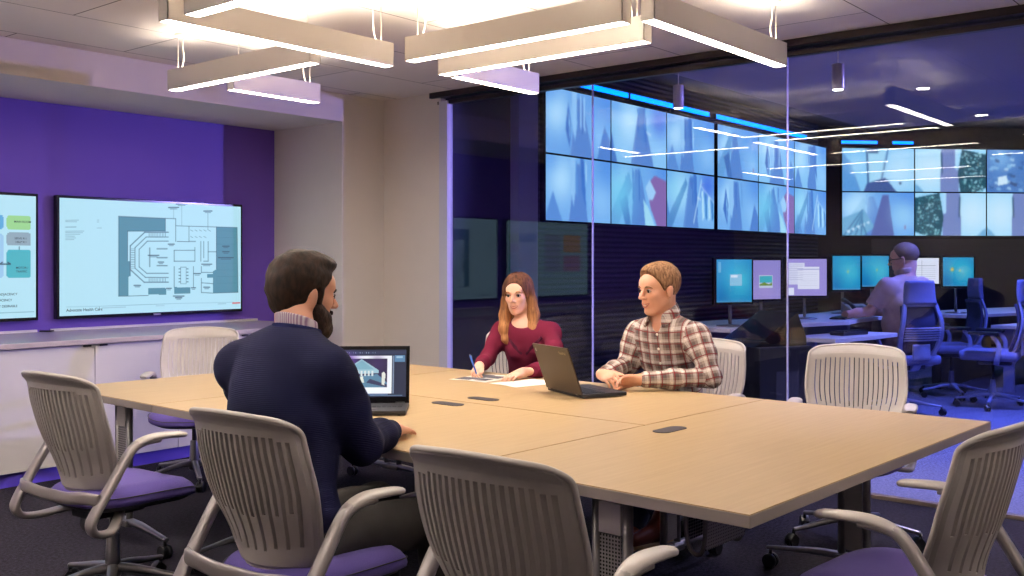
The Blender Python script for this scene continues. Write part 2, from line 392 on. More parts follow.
def text(name, body, m, parent, mtx, size, extr=0.0):
    cu = bpy.data.curves.new(name, 'FONT'); cu.body = body; cu.size = size; cu.extrude = extr; cu.offset = size * .012
    tmp = bpy.data.objects.new(name, cu); C.objects.link(tmp); bpy.context.view_layer.update()
    me = bpy.data.meshes.new_from_object(tmp.evaluated_get(bpy.context.evaluated_depsgraph_get())); C.objects.unlink(tmp); bpy.data.objects.remove(tmp); bpy.data.curves.remove(cu)
    me.materials.clear(); me.materials.append(M[m])
    o = bpy.data.objects.new(name, me); C.objects.link(o); o.parent = parent; o.matrix_local = mtx; return o

# ------------------------------------------------------------------ camera
f_px = 1002.0
yaw = math.atan((1340 - 512) / f_px)
cam = bpy.data.cameras.new('camera'); co = bpy.data.objects.new('camera', cam); C.objects.link(co)
cam.sensor_width = 36.0; cam.lens = f_px / 1024 * 36.0; cam.shift_y = -(288 - 262.5) / 1024.0; cam.clip_start = 0.05
co.location = (0, 0, 1.37); co.rotation_euler = (PI / 2, 0, yaw - PI / 2)
bpy.context.scene.camera = co

# ------------------------------------------------------------------ room shell
ZC = 2.735; XG = 5.83; YF = 6.22; YP = 7.11; XR = 5.375
XW, YB = -2.2, -2.6
struct('floor', MB().b2(XW - .1, XG + 0.0, YB - .1, YP + .1, -0.1, 0), carpet_mat('meeting_carpet', rgb(9, 8, 12), rgb(44, 40, 52)))
struct('floor_control', MB().b2(XG, 19, YB - .1, 8.5, -0.1, 0), carpet_mat('control_carpet', rgb(60, 58, 78), rgb(120, 118, 140)))
struct('ceiling', MB().b2(XW - .1, XG + .02, YB - .1, YP + .1, ZC, ZC + .1), ceiling_mat())
struct('wall_left', MB().b2(XW, XR + .1, YP, YP + .12, 0, ZC), 'purple')
struct('wall_pier', MB().b2(XR, XG + .12, YF, YP + .12, 0, ZC), 'white_wall')
struct('wall_soffit', MB().b2(XW, XR + .001, YF, YP - .001, 2.51, ZC - .001), 'white_wall')
struct('wall_front', MB().b2(XG, XG + .12, 5.56, YF + .0, 0, ZC), 'white_wall')
struct('wall_behind', MB().b2(XW - .12, XW, YB, YP, 0, ZC), 'white_wall')
struct('wall_right', MB().b2(XW, XG + .1, YB - .12, YB, 0, ZC), 'white_wall')
# glass front: jamb, head rail, sill, panes
struct('trim_1', MB().b2(XG - .015, XG + .05, 5.475, 5.565, 0, 2.66, bev=.003), 'jamb')
struct('trim_2', MB().b2(XG - .03, XG + .07, YB, 5.66, 2.69, ZC + .0, bev=.004).b2(XG - .0, XG + .05, YB, 5.6, 2.635, 2.665, bev=.003), 'rail')
struct('trim_3', MB().b2(XG - .012, XG + .045, YB, 5.47, 0.0, .022, bev=.003), 'sillm')
ys = [5.47, 4.093, 2.63, 1.17, -.29, -1.75, YB]
for i in range(len(ys) - 1):
    struct('window_%d' % (i + 1), MB().b2(XG + .018, XG + .030, ys[i + 1] + .003, ys[i] - .003, .022, 2.69), 'glass')
for y in ys[1:-1]:
    struct('trim_joint', MB().b2(XG + .016, XG + .032, y - .003, y + .003, .022, 2.64), 'gedge')
# control room shell
struct('wall_video', MB().b2(XG, 15.25, 6.34, 6.5, 0, 4.0), slat_mat())
struct('wall_diagonal', MB().box((17.45, 4.55, 2.0), (5.6, .16, 4.0), rz=R(-45)), 'dark_wall')
struct('wall_end', MB().b2(18.6, 18.8, YB, 3.6, 0, 4.0), 'dark_wall')
struct('wall_control_right', MB().b2(XG + .1, 18.7, YB - .12, YB, 0, 4.0), 'dark_wall')
struct('wall_return', MB().b2(XG + .0, XG + .12, YF, 6.5, 0, 4.0), 'dark_wall')
struct('trim_4', MB().b2(7.56, 7.86, 6.16, 6.34, 0, 3.6), 'lit_pilaster')
struct('wall_dark_panel', MB().b2(XG + .13, 7.55, 6.26, 6.34, 0, 3.6), 'dark_wall')
struct('wall_slate_panel', MB().box((17.22, 4.62, .9), (3.3, .02, 1.7), rz=R(-45)), 'mid_wall')
struct('ceiling_control', MB().b2(XG + .0, 19, YB, 7.5, 3.55, 3.65), 'dark_wall')
struct('wall_header', MB().b2(XG + .055, XG + .12, YB, 6.3, 2.67, 3.6).b2(XG + .0, XG + .055, YB, 6.3, ZC, 3.6), 'dark_wall')
struct('ceiling_cloud', MB().b2(6.3, 10.3, YB, 3.72, 2.735, 2.85), mat('cloud_paint', rgb(150, 146, 160), .8))
struct('ceiling_header', MB().b2(XG + .12, 6.3, YB, 6.3, 2.76, 2.9), 'dark_wall')

# ------------------------------------------------------------------ pendants
def pendant(x0, y0, x1, y1, label, wires, up='up_e'):
    L = math.hypot(x1 - x0, y1 - y0); a = math.atan2(y1 - y0, x1 - x0)
    t = empty('pendant_light', ((x0 + x1) / 2, (y0 + y1) / 2, 2.41), a)
    tag(t, label, 'light', 'linear pendant lights over the table')
    b = MB(); h = .122; w = .07; th = .004
    b.b2(-L / 2, L / 2, -w / 2, -w / 2 + th, 0, h).b2(-L / 2, L / 2, w / 2 - th, w / 2, 0, h)
    b.b2(-L / 2, -L / 2 + th, -w / 2, w / 2, 0, h).b2(L / 2 - th, L / 2, -w / 2, w / 2, 0, h)
    b.b2(-L / 2 + .002, L / 2 - .002, -w / 2 + .002, w / 2 - .002, .05, .06)
    b.build('housing', 'fixture', t)
    MB().b2(-L / 2 + th, L / 2 - th, -w / 2 + th, w / 2 - th, .002, .010).build('diffuser', 'white_e', t)
    MB().b2(-L / 2 + .02, L / 2 - .02, -w / 2 + .012, w / 2 - .012, h - .03, h - .022).build('uplight_diffuser', up, t)
    for s in (-1, 1):
        MB().cyl((s * (L / 2 - .06), 0, .06), (s * (L / 2 - .06), 0, ZC - 2.41), .0022, n=6).build('suspension_wire', 'wire', t)
    s = wires
    c = MB(); x = s * (L / 2 - .09)
    c.sweep([(x, 0, h - .01), (x - .012 * s, .012, h + .06), (x - .035 * s, -.01, h + .13), (x - .03 * s, 0, ZC - 2.41 - .01)], .004, .004, ref=(0, 1, 0), n=8, e=1)
    c.build('power_cord', 'wire', t)
    MB().lathe([(.0, -.016), (.05, -.014), (.055, 0)], (x - .03 * s, 0, ZC - 2.41)).build('ceiling_canopy', 'fixture', t)
    return t
X_ = 'white linear pendant light '
pendant(2.40, 3.74, 2.40, 2.41, X_ + 'at the top edge crossing nearest the camera corner', 1)
pendant(2.365, 3.90, 3.695, 3.90, X_ + 'with its long bar high over the seated dark haired man', 1)
pendant(3.375, 5.46, 3.375, 4.12, X_ + 'angled lower bar nearest the purple wall', -1)
pendant(3.57, 5.15, 4.235, 5.15, X_ + 'short bar hanging lowest beside the soffit', 1)
pendant(3.667, 3.72, 3.667, 2.385, X_ + 'upper of the two side by side bars in the middle', -1)
pendant(4.05, 3.85, 4.05, 2.515, X_ + 'lower of the two side by side bars in the middle', 1)
pendant(4.13, 3.828, 4.855, 3.828, X_ + 'small far bar ending just above the glass wall rail', 1)
pendant(3.687, 2.292, 5.017, 2.292, X_ + 'bar reaching right towards the glass wall', 1)
for k, (a, b, c, d) in enumerate([(1.30, 4.9, 1.30, 3.57), (-.2, 5.3, 1.13, 5.3), (.2, 4.4, .2, 3.07), (-1.2, 4.6, -1.2, 3.27), (4.95, .75, 4.95, -.58), (2.6, .1, 2.6, -1.23), (4.9, -.9, 4.9, -2.2), (1.3, 2.6, 1.3, 1.27)]):  # extra pendants out of view, added to lift ceiling and wall light
    pendant(a, b, c, d, 'white linear pendant light added out of view as fill light', 1, 'fill_e' if k < 7 else 'up_e')
# downlights: the first pair glints in the glass, the rest are added fill
for i, (x, y) in enumerate([(3.63, 2.0 + .51), (1.82, 2.55), (0.0, 2.55), (1.0, 0.2), (3.0, -0.6), (4.6, 0.4), (-.9, 4.6)]):
    t = empty('downlight', (x, y, ZC)); tag(t, 'small round recessed ceiling downlight of a set partly glimpsed in the glass, partly added for soft light', 'light', 'recessed downlights')
    MB().lathe([(.05, -.006), (.062, -.004), (.064, 0)]).build('trim_ring', 'fixture', t)
    MB().lathe([(.001, -.008), (.048, -.0075)]).build('lens', 'down_e', t)

# ------------------------------------------------------------------ credenza
ct = MB().b2(XW + .05, 5.20, YF - .03, YP - .0, .845, .878, bev=.003)
tag(ct.build('countertop', 'counter'), 'long pale countertop running along the purple wall below the screens', 'countertop')
for (a, b_) in ((XW + .05, 3.32), (3.42, 5.19)):
    o = MB().b2(a, b_, YP - .018, YP - .001, .8785, .895).build('backsplash', 'laminate')
    tag(o, 'thin white upstand strip behind the counter, ' + ('left of the cable gap' if a < 0 else 'right of the cable gap'), 'backsplash')
o = MB().sweep([(3.33, 7.08, .885), (3.37, 7.02, .886), (3.42, 7.06, .885)], .006, .005, ref=(0, 0, 1)).build('cable', 'black')
tag(o, 'short black cable lying at the gap between the two screens', 'cable')
edges = [XW + .06, -1.52, -.92, -.32, .285, .885, 1.485, 2.085, 2.685, 3.285, 3.888, 4.49, 5.19]
for i in range(0, len(edges) - 1, 2):
    x0, x1 = edges[i], edges[i + 2] if i + 2 < len(edges) else edges[-1]
    if x1 < 1.6 and x1 < 1.0: continue
# cabinets: two-door units whose meeting seams are at 3.285, 2.085 and 4.49
units = [(1.485, 2.085, 2.685), (2.685, 3.285, 3.888), (3.888, 4.49, 5.19)]
cl = ['white two-door base cabinet at the photo edge under the left screen', 'white two-door base cabinet behind the leftmost office chair',
      'white two-door base cabinet behind the man in navy']
for (x0, xm, x1), lb in zip(units, cl):
    t = empty('base_cabinet', ((x0 + x1) / 2, YF + .25, 0)); tag(t, lb, 'cabinet', 'white base cabinets')
    ox, oy = (x0 + x1) / 2, YF + .25
    MB().b2(x0 - ox, x1 - ox, YF + .02 - oy, YP - .01 - oy, .086, .845).build('body', 'laminate', t)
    MB().b2(x0 - ox, x1 - ox, YF + .03 - oy, YF + .06 - oy, 0, .086).build('plinth', 'plinth', t)
    for (a, b_, hx) in ((x0, xm, xm - .055), (xm, x1, xm + .055)):
        d = MB().b2(a + .002 - ox, b_ - .002 - ox, YF - oy, YF + .018 - oy, .088, .838, bev=.001).build('door', 'laminate', t)
        MB().b2(hx - .025 - ox, hx + .025 - ox, YF - .014 - oy, YF + .002 - oy, .828, .8395, bev=.002).build('finger_pull', 'black', d)
t = MB().b2(XW + .05, 1.483, YF + .0, YP - .01, .0, .845).build('base_cabinet', 'laminate')
tag(t, 'long white cabinet run continuing out of the photo', 'cabinet')

# ------------------------------------------------------------------ image rasteriser (pictures on screens)
class Img:
    def __init__(s, w, h, c): s.w, s.h = w, h; s.a = np.zeros((h, w, 3)); s.a[:] = c; s.Y, s.X = np.mgrid[0:h, 0:w] + .5; s.X = s.X / w; s.Y = s.Y / h
    def mask(s, poly):
        m = np.zeros((s.h, s.w), bool); n = len(poly)
        for i in range(n):
            x0, y0 = poly[i]; x1, y1 = poly[(i + 1) % n]
            if y0 == y1: continue
            c = ((y0 > s.Y) != (y1 > s.Y)) & (s.X < (x1 - x0) * (s.Y - y0) / (y1 - y0) + x0); m ^= c
        return m
    def poly(s, p, c, al=1.0): m = s.mask(p); s.a[m] = s.a[m] * (1 - al) + np.array(c) * al; return s
    def rect(s, x0, y0, x1, y1, c, al=1.0):
        m = (s.X >= x0) & (s.X <= x1) & (s.Y >= y0) & (s.Y <= y1); s.a[m] = s.a[m] * (1 - al) + np.array(c) * al; return s
    def line(s, x0, y0, x1, y1, c, t=.003, al=1.0):
        asp = s.w / s.h; dx, dy = (x1 - x0) * asp, y1 - y0; L2 = dx * dx + dy * dy + 1e-12
        u = np.clip((((s.X - x0) * asp) * dx + (s.Y - y0) * dy) / L2, 0, 1)
        d = np.hypot((s.X - x0) * asp - u * dx, (s.Y - y0) - u * dy)
        al2 = np.clip((t - d) * s.h + .5, 0, 1)[..., None] * al
        s.a = s.a * (1 - al2) + np.array(c) * al2; return s
    def rrect(s, x0, y0, x1, y1, c, r=.02):
        asp = s.w / s.h; cx, cy = (x0 + x1) / 2, (y0 + y1) / 2
        qx = np.abs(s.X - cx) * asp - (x1 - x0) / 2 * asp + r; qy = np.abs(s.Y - cy) - (y1 - y0) / 2 + r
        m = np.hypot(np.maximum(qx, 0), np.maximum(qy, 0)) + np.minimum(np.maximum(qx, qy), 0) < r; s.a[m] = c; return s
    def glow(s, x, y, r, c, al):
        asp = s.w / s.h; g = np.exp(-(((s.X - x) * asp) ** 2 + (s.Y - y) ** 2) / r ** 2)[..., None] * al
        s.a = s.a * (1 - g) + np.array(c) * g; return s
def blur(im, k=2):
    a = im.a
    for _ in range(k):
        p = np.pad(a, ((1, 1), (1, 1), (0, 0)), 'edge'); a = (p[:-2, 1:-1] + p[2:, 1:-1] + p[1:-1, :-2] + p[1:-1, 2:] + 2 * p[1:-1, 1:-1]) / 6
    im.a = a; return im
def screen_mesh(name, img, w, h, m, parent, y=0.0, z0=0.0, x0=None):
    """picture in the local XZ plane facing -Y, centred on x, bottom at z0"""
    nx, ny = img.w, img.h
    X, Z = np.meshgrid(np.linspace(-w / 2, w / 2, nx + 1), np.linspace(h, 0, ny + 1) + z0)
    vs = np.stack([X.ravel(), np.full(X.size, y), Z.ravel()], 1)
    i = np.arange(ny)[:, None] * (nx + 1) + np.arange(nx)[None, :]
    fs = np.stack([i, i + nx + 1, i + nx + 2, i + 1], -1).reshape(-1, 4)
    me = bpy.data.meshes.new(name)
    me.vertices.add(len(vs)); me.vertices.foreach_set('co', vs.ravel())
    me.loops.add(fs.size); me.loops.foreach_set('vertex_index', fs.ravel())
    me.polygons.add(len(fs)); me.polygons.foreach_set('loop_start', np.arange(0, fs.size, 4)); me.polygons.foreach_set('loop_total', np.full(len(fs), 4))
    me.update(calc_edges=True)
    ca = me.color_attributes.new('Col', 'FLOAT_COLOR', 'CORNER')
    c = np.clip(img.a / 255.0, 0, 1); c = np.where(c <= .04045, c / 12.92, ((c + .055) / 1.055) ** 2.4)
    col = np.concatenate([c.reshape(-1, 3), np.ones((nx * ny, 1))], 1)
    ca.data.foreach_set('color', np.repeat(col, 4, 0).astype(np.float32).ravel())
    me.materials.append(M[m]); o = bpy.data.objects.new(name, me); C.objects.link(o)
    if parent: o.parent = parent
    return o

# wall screens -------------------------------------------------------
def tv(name, x0, x1, z0, z1, img, label):
    yb = YP - .02; t = empty(name, ((x0 + x1) / 2, yb, z0)); tag(t, label, 'screen', 'large wall screens')
    w, h = x1 - x0, z1 - z0
    MB().b2(-w / 2, w / 2, -.055, .0, 0, h, bev=.006).build('casing', 'bezel', t)
    MB().b2(-w / 2 + .3, w / 2 - .3, .0, .018, .2, h - .2).build('wall_bracket', 'black', t)
    bz = .018
    screen_mesh('picture', img, w - 2 * bz, h - 2 * bz - .006, 'tv', t, y=-.0565, z0=bz + .004)
    MB().b2(-.03, .03, -.06, -.053, .002, .012).build('maker_badge', 'steel', t)
    return t
BG = (176, 222, 238); TQ = (84, 140, 158); LN = (60, 92, 110)
im = Img(310, 172, BG)
def P(x, y):
    # the slide is drawn from measurements of the tilted screen: undo the wall's perspective to get flat slide coordinates
    u = (x / 3.387 - 512) / f_px; dx, dy = math.cos(yaw) + u * math.sin(yaw), math.sin(yaw) - u * math.cos(yaw)
    D = 7.034 / dy; X = D * dx; z = 1.37 - (160 + y / 3.387 - 262.5) / f_px * D
    return ((X - 3.450) / 1.527, (1.834 - z) / .845)
def pl(pts, c): im.poly([P(*p) for p in pts], c)
def ln(a, b, c, d, t=.0028, col=LN, al=.9): im.line(*P(a, b), *P(c, d), col, t, al)
pl([(402, 190), (560, 197), (560, 240), (432, 240), (432, 340), (441, 344), (441, 392), (434, 395), (434, 460), (402, 460)], TQ)
pl([(732, 226), (803, 228), (806, 447), (722, 450), (722, 375), (732, 370)], TQ)
pl([(502, 433), (563, 433), (563, 455), (502, 455)], TQ); pl([(590, 430), (645, 430), (645, 452), (590, 452)], TQ); pl([(702, 385), (727, 385), (727, 398), (702, 398)], TQ)
for a in [(402, 190, 560, 197), (402, 190, 402, 460), (402, 460, 434, 460), (434, 460, 502, 458), (560, 197, 560, 240), (432, 240, 560, 240), (432, 240, 432, 340), (441, 344, 441, 392), (560, 197, 595, 198), (595, 198, 595, 275),
          (595, 222, 733, 226), (640, 224, 640, 275), (640, 275, 662, 275), (733, 226, 733, 368), (733, 226, 803, 228), (803, 228, 806, 447), (722, 450, 806, 447), (682, 448, 722, 450), (682, 360, 682, 380), (682, 400, 682, 448),
          (590, 305, 590, 342), (590, 305, 660, 305), (590, 342, 660, 342), (660, 295, 660, 342), (680, 275, 680, 342), (690, 275, 690, 330), (705, 275, 705, 310), (705, 310, 733, 310), (690, 342, 705, 342), (705, 310, 705, 342),
          (590, 360, 590, 430), (655, 360, 655, 430), (682, 380, 722, 380), (682, 415, 722, 418), (600, 275, 640, 276)]: ln(*a)
for k, s_ in enumerate((0, 16, 30)):
    q = s_; t_ = .0035 if k else .0045
    for a in [(490 + q * .3, 244 + q, 570, 244 + q), (490 + q * .3, 244 + q, 441 + q, 290 + q * .4), (441 + q, 290 + q * .4, 441 + q, 370 - q * .3), (441 + q, 370 - q * .3, 488 + q * .3, 413 - q), (488 + q * .3, 413 - q, 570, 413 - q)]: ln(*a, t=t_, col=(75, 110, 128))
for a in [(507, 297, 507, 360), (532, 300, 566, 300), (532, 330, 566, 330), (532, 357, 566, 357)]: ln(*a, t=.005, col=(90, 125, 140))
for i in range(12):
    ln(505 + i * 5, 247, 505 + i * 5, 258, .0012); ln(505 + i * 5, 400, 505 + i * 5, 411, .0012); ln(444, 300 + i * 6, 455, 300 + i * 6, .0012)
for i in range(5):
    ln(606, 368 + i * 11, 611, 368 + i * 11, .004); ln(632, 368 + i * 11, 637, 368 + i * 11, .004)
for a in [(612, 362, 630, 362), (612, 362, 612, 418), (630, 362, 630, 418), (612, 418, 630, 418)]: ln(*a, t=.0014)
for i in range(9):
    ln(645 + (i % 5) * 15, 236 + (i // 5) * 22, 653 + (i % 5) * 15, 240 + (i // 5) * 22, .0015); ln(735, 240 + i * 22, 800, 240 + i * 22, .0008, (60, 110, 130), .5)
for (x, y, w) in [(588, 160, 34), (615, 148, 36), (704, 172, 28), (520, 322, 36), (765, 291, 22), (765, 310, 22), (765, 330, 50), (605, 460, 36), (605, 466, 20), (465, 424, 22), (700, 352, 34), (668, 384, 22), (580, 284, 20), (700, 430, 20), (545, 345, 18), (572, 434, 16), (655, 432, 14)]:
    ln(x - w / 2, y, x + w / 2, y, .005, (45, 70, 86), .75); ln(x - w / 3, y + 5, x + w / 3, y + 5, .003, (45, 70, 86), .6)
for a in [(588, 166, 588, 196), (615, 154, 615, 222), (704, 178, 704, 236)]: ln(*a, t=.001)
for k, (y, w) in enumerate([(203, 44), (208, 38), (226, 36), (240, 62), (245, 58), (251, 48), (257, 30), (263, 34), (269, 28)]): ln(222, y, 222 + w, y, .0022, (90, 120, 140), .6 if k != 2 else .9)
for y in (203, 209, 229): ln(329, y, 335 if y < 220 else 344, y, .002, (90, 120, 140), .6)
ln(225, 497, 790, 480, .0012, (110, 150, 170)); ln(738, 487, 765, 486, .002, (90, 120, 140), .6); ln(788, 484, 812, 483, .006, (215, 60, 60), .9); ln(345, 500, 425, 497, .0025, (110, 140, 160), .6); ln(528, 493, 556, 492, .002, (110, 140, 160), .6); ln(337, 497, 337, 507, .0015)
t = tv('wall_screen', 3.432, 4.995, .965, 1.852, im, 'large wall screen showing a floor plan on the purple wall')
text('caption_text', 'Advocate Health Care', 'ink', t, Matrix.Translation((-.715, -.0578, .052)) @ Matrix.Rotation(PI / 2, 4, 'X'), .030)
im2 = Img(250, 140, BG)
for (x0, y0, x1, y1, c) in [(.870, .215, .978, .375, (150, 208, 140)), (.870, .40, .978, .55, (140, 165, 180)), (.870, .59, .978, .935 - .03, (70, 175, 190)), (.66, .215, .855, .375, (90, 165, 215)), (.66, .42, .855, .905, (150, 195, 230)), (.36, .215, .56, .9, (170, 190, 225)), (.1, .215, .32, .55, (230, 190, 140)), (.1, .6, .32, .9, (200, 160, 200))]: im2.rrect(x0, y0, x1, y1, c, .03)
# shrink vertically so boxes end at 2/3 height as on the slide
src = im2.a.copy(); im2.a[:] = BG
for r_ in range(140):
    q = int(r_ / .74)
    if q < 140: im2.a[r_] = src[q]
im2.line(.84, .56, .885, .56, (30, 60, 80), .005); im2.line(.925, .42, .925, .44, (60, 90, 110), .003)
im2.line(.0, .955, .99, .955, (110, 150, 170), .002); im2.line(.84, .56, .85, .545, (30, 60, 80), .004); im2.line(.885, .56, .875, .545, (30, 60, 80), .004)
t = tv('wall_screen', 1.74, 3.300, .965, 1.852, im2, 'large wall screen showing coloured boxes, cut by the left edge of the photo')
for (s_, x, z, sz) in [('MAIN ROOM', .632, .690, .020), ('SERVE 911', .635, .575, .019), ('HELP 911', .642, .550, .019), ('MOTOR /', .645, .372, .020), ('TRAFFIC', .645, .346, .020), ('CRITICAL ADJACENCY', .43, .190, .022), ('IDEAL ADJACENCY', .43, .150, .022), ('IDEAL NOT DESIRABLE', .43, .108, .022)]:
    text('slide_text', s_, 'ink', t, Matrix.Translation((x - .02, -.0578, z - .01)) @ Matrix.Rotation(PI / 2, 4, 'X'), sz)

# ------------------------------------------------------------------ tables
TR = R(-2.0); TO = V((2.321, 1.142, 0))
def TW(u, v): return TO + V((u * math.cos(TR) - v * math.sin(TR), u * math.sin(TR) + v * math.cos(TR), 0))
def tleg(parent, x, y, along):
    """T leg: two posts with a black channel and perforated panel, splayed foot on castors. along: post pair direction"""
    d = V((1, 0)) if along == 'x' else V((0, 1)); e_ = V((d.y, d.x))
    g = MB()
    for s in (-1, 1):
        c = V((x, y)) + d * s * .055; g.cyl((c.x, c.y, .10), (c.x, c.y, .69), .016, n=12)
    g.box((x, y, .11), (.15 if along == 'x' else .06, .06 if along == 'x' else .15, .03), bev=.008)
    g.box((x, y, .695), (.30 if along == 'x' else .06, .06 if along == 'x' else .30, .014))
    lg = g.build('leg', 'legm', parent)
    MB().box((x, y, .36), (.076 if along == 'x' else .02, .02 if along == 'x' else .076, .42)).build('perforated_panel', 'perf', lg)
    MB().box((x, y, .62), (.078 if along == 'x' else .03, .03 if along == 'x' else .078, .09)).build('crossbar_end', 'frame', lg)
    ft = MB()
    for s in (-1, 1):
        p = [(x, y, .115)]
        for k, z in ((.15, .115), (.30, .10), (.40, .088)): q = V((x, y)) + d * s * k; p.append((q.x, q.y, z))
        ft.sweep(p, [.022, .02, .015, .012], [.018, .015, .01, .008], ref=(e_.x, e_.y, 0))
    fo = ft.build('foot', 'chrome', lg)
    for s in (-1, 1):
        w = MB()
        q = V((x, y)) + d * s * .385
        w.cyl((q.x, q.y, .06), (q.x, q.y, .09), .008, n=8)
        for k in (-.014, .014):
            w.cyl((q.x + e_.x * (k - .009), q.y + e_.y * (k - .009), .032), (q.x + e_.x * (k + .009), q.y + e_.y * (k + .009), .032), .031, n=16)
        w.build('caster', 'black', lg)
def table(u0, u1, v0, v1, along, label, grom, wood):
    c = TW((u0 + u1) / 2, (v0 + v1) / 2); t = empty('conference_table', c, TR)
    tag(t, label, 'table', 'joined conference tables')
    w, l = u1 - u0 - .003, v1 - v0 - .003
    MB().b2(-w / 2, w / 2, -l / 2, l / 2, .700, .732, bev=.002).build('edge_band', 'edge', t)
    MB().b2(-w / 2 + .002, w / 2 - .002, -l / 2 + .002, l / 2 - .002, .7318, .735).build('tabletop', wood, t)
    if along == 'x':
        for s in (-1, 1): tleg(t, s * (w / 2 - .12), .02, 'y')
        MB().b2(-w / 2 + .2, w / 2 - .2, -.02, .02, .655, .695).build('crossbeam', 'legm', t)
    else:
        for s in (-1, 1): tleg(t, 0, s * (l / 2 - .2), 'x')
        MB().b2(-.02, .02, -l / 2 + .2, l / 2 - .2, .655, .695).build('crossbeam', 'legm', t)
    for (gx, gy, ga) in grom:
        k = MB(); pts = []
        for i in range(24):
            a = 2 * PI * i / 24; pts.append(((.052 if math.cos(a) > 0 else -.052) + .036 * math.cos(a), .036 * math.sin(a)))
        ca, sa = math.cos(ga), math.sin(ga); pts = [(gx + px * ca - py * sa, gy + px * sa + py * ca) for px, py in pts]
        k.prism(pts, .7345, .7375); k.build('cable_grommet', 'grommet', t)
    return t
woodx = M['wood']; woody = wood_mat('maple_laminate_turned', 0.0)
T1 = table(0, 1.985, 0, .985, 'x', 'maple topped rectangular table forming the nearest right end of the group', [(-.03, .36, 0.0)], woodx)
T2 = table(0, .992, .985, 2.955, 'y', 'maple topped middle table on the side of the man in navy', [(.40, .01, PI / 2)], woodx)
T3 = table(.992, 1.985, .985, 2.955, 'y', 'maple topped middle table on the side of the plaid shirt man and woman', [(-.37, .0, PI / 2)], woodx)
T4 = table(0, 1.985, 2.955, 3.88, 'x', 'maple topped rectangular table forming the far left end by the cabinets', [], woodx)
cb = MB()
cb.sweep([(-.38, .0, .70), (-.38, .0, .46), (-.38, .03, .40), (-.38, .07, .46), (-.38, .07, .70)], .008, .008, ref=(1, 0, 0), n=8, e=1)
cb.sweep([(-.12, .0, .70), (-.12, .0, .46), (-.12, .03, .40), (-.12, .07, .46), (-.12, .07, .70)], .008, .008, ref=(1, 0, 0), n=8, e=1)
cb.cyl((-.38, .0, .60), (-.12, .0, .60), .006, n=8); bk = cb.build('cable_basket', 'legm', T1)
MB().b2(-.38, -.12, -.004, .002, .42, .68).b2(-.38, -.12, .068, .074, .44, .68).build('basket_mesh', 'perf', bk)

# ------------------------------------------------------------------ task chair
def sstep(x): x = max(0.0, min(1.0, x)); return x * x * (3 - 2 * x)
def base_parts(t, zc, rr=.31, legmat='chrome', dz=0.0, a0=.3):
    g = MB(); g.cyl((0, 0, .16), (0, 0, zc), .014, n=14); g.build('gas_column', 'black', t)
    MB().lathe([(.030, .085), (.034, .10), (.030, .15), (.024, .26), (.022, .265)]).build('column_sleeve', legmat, t)
    for k in range(5):
        a = a0 + 2 * PI * k / 5; c, s = math.cos(a), math.sin(a)
        l = MB(); l.sweep([(c * .015, s * .015, .125), (c * .10, s * .10, .118), (c * .22, s * .22, .095), (c * rr, s * rr, .080)], [.022, .019, .016, .013], [.020, .016, .012, .009], ref=(-s, c, 0))
        leg = l.build('leg', legmat, t)
        w = MB(); w.cyl((c * rr, s * rr, .05), (c * rr, s * rr, .082), .008, n=8)
        b = a + 1.1 + k; e0, e1 = math.cos(b), math.sin(b); fx, fy = -e1 * .012, e0 * .012
        for q in (-.013, .013):
            w.cyl((c * rr + fx + e0 * (q - .008), s * rr + fy + e1 * (q - .008), .0285), (c * rr + fx + e0 * (q + .008), s * rr + fy + e1 * (q + .008), .0285), .028, n=16)
        w.sweep([(c * rr + fx - e1 * .03, s * rr + fy + e0 * .03, .035), (c * rr + fx, s * rr + fy, .062), (c * rr + fx + e1 * .03, s * rr + fy - e0 * .03, .035)], .022, .003, ref=(e0, e1, 0), n=8)
        w.build('caster', 'black', leg)
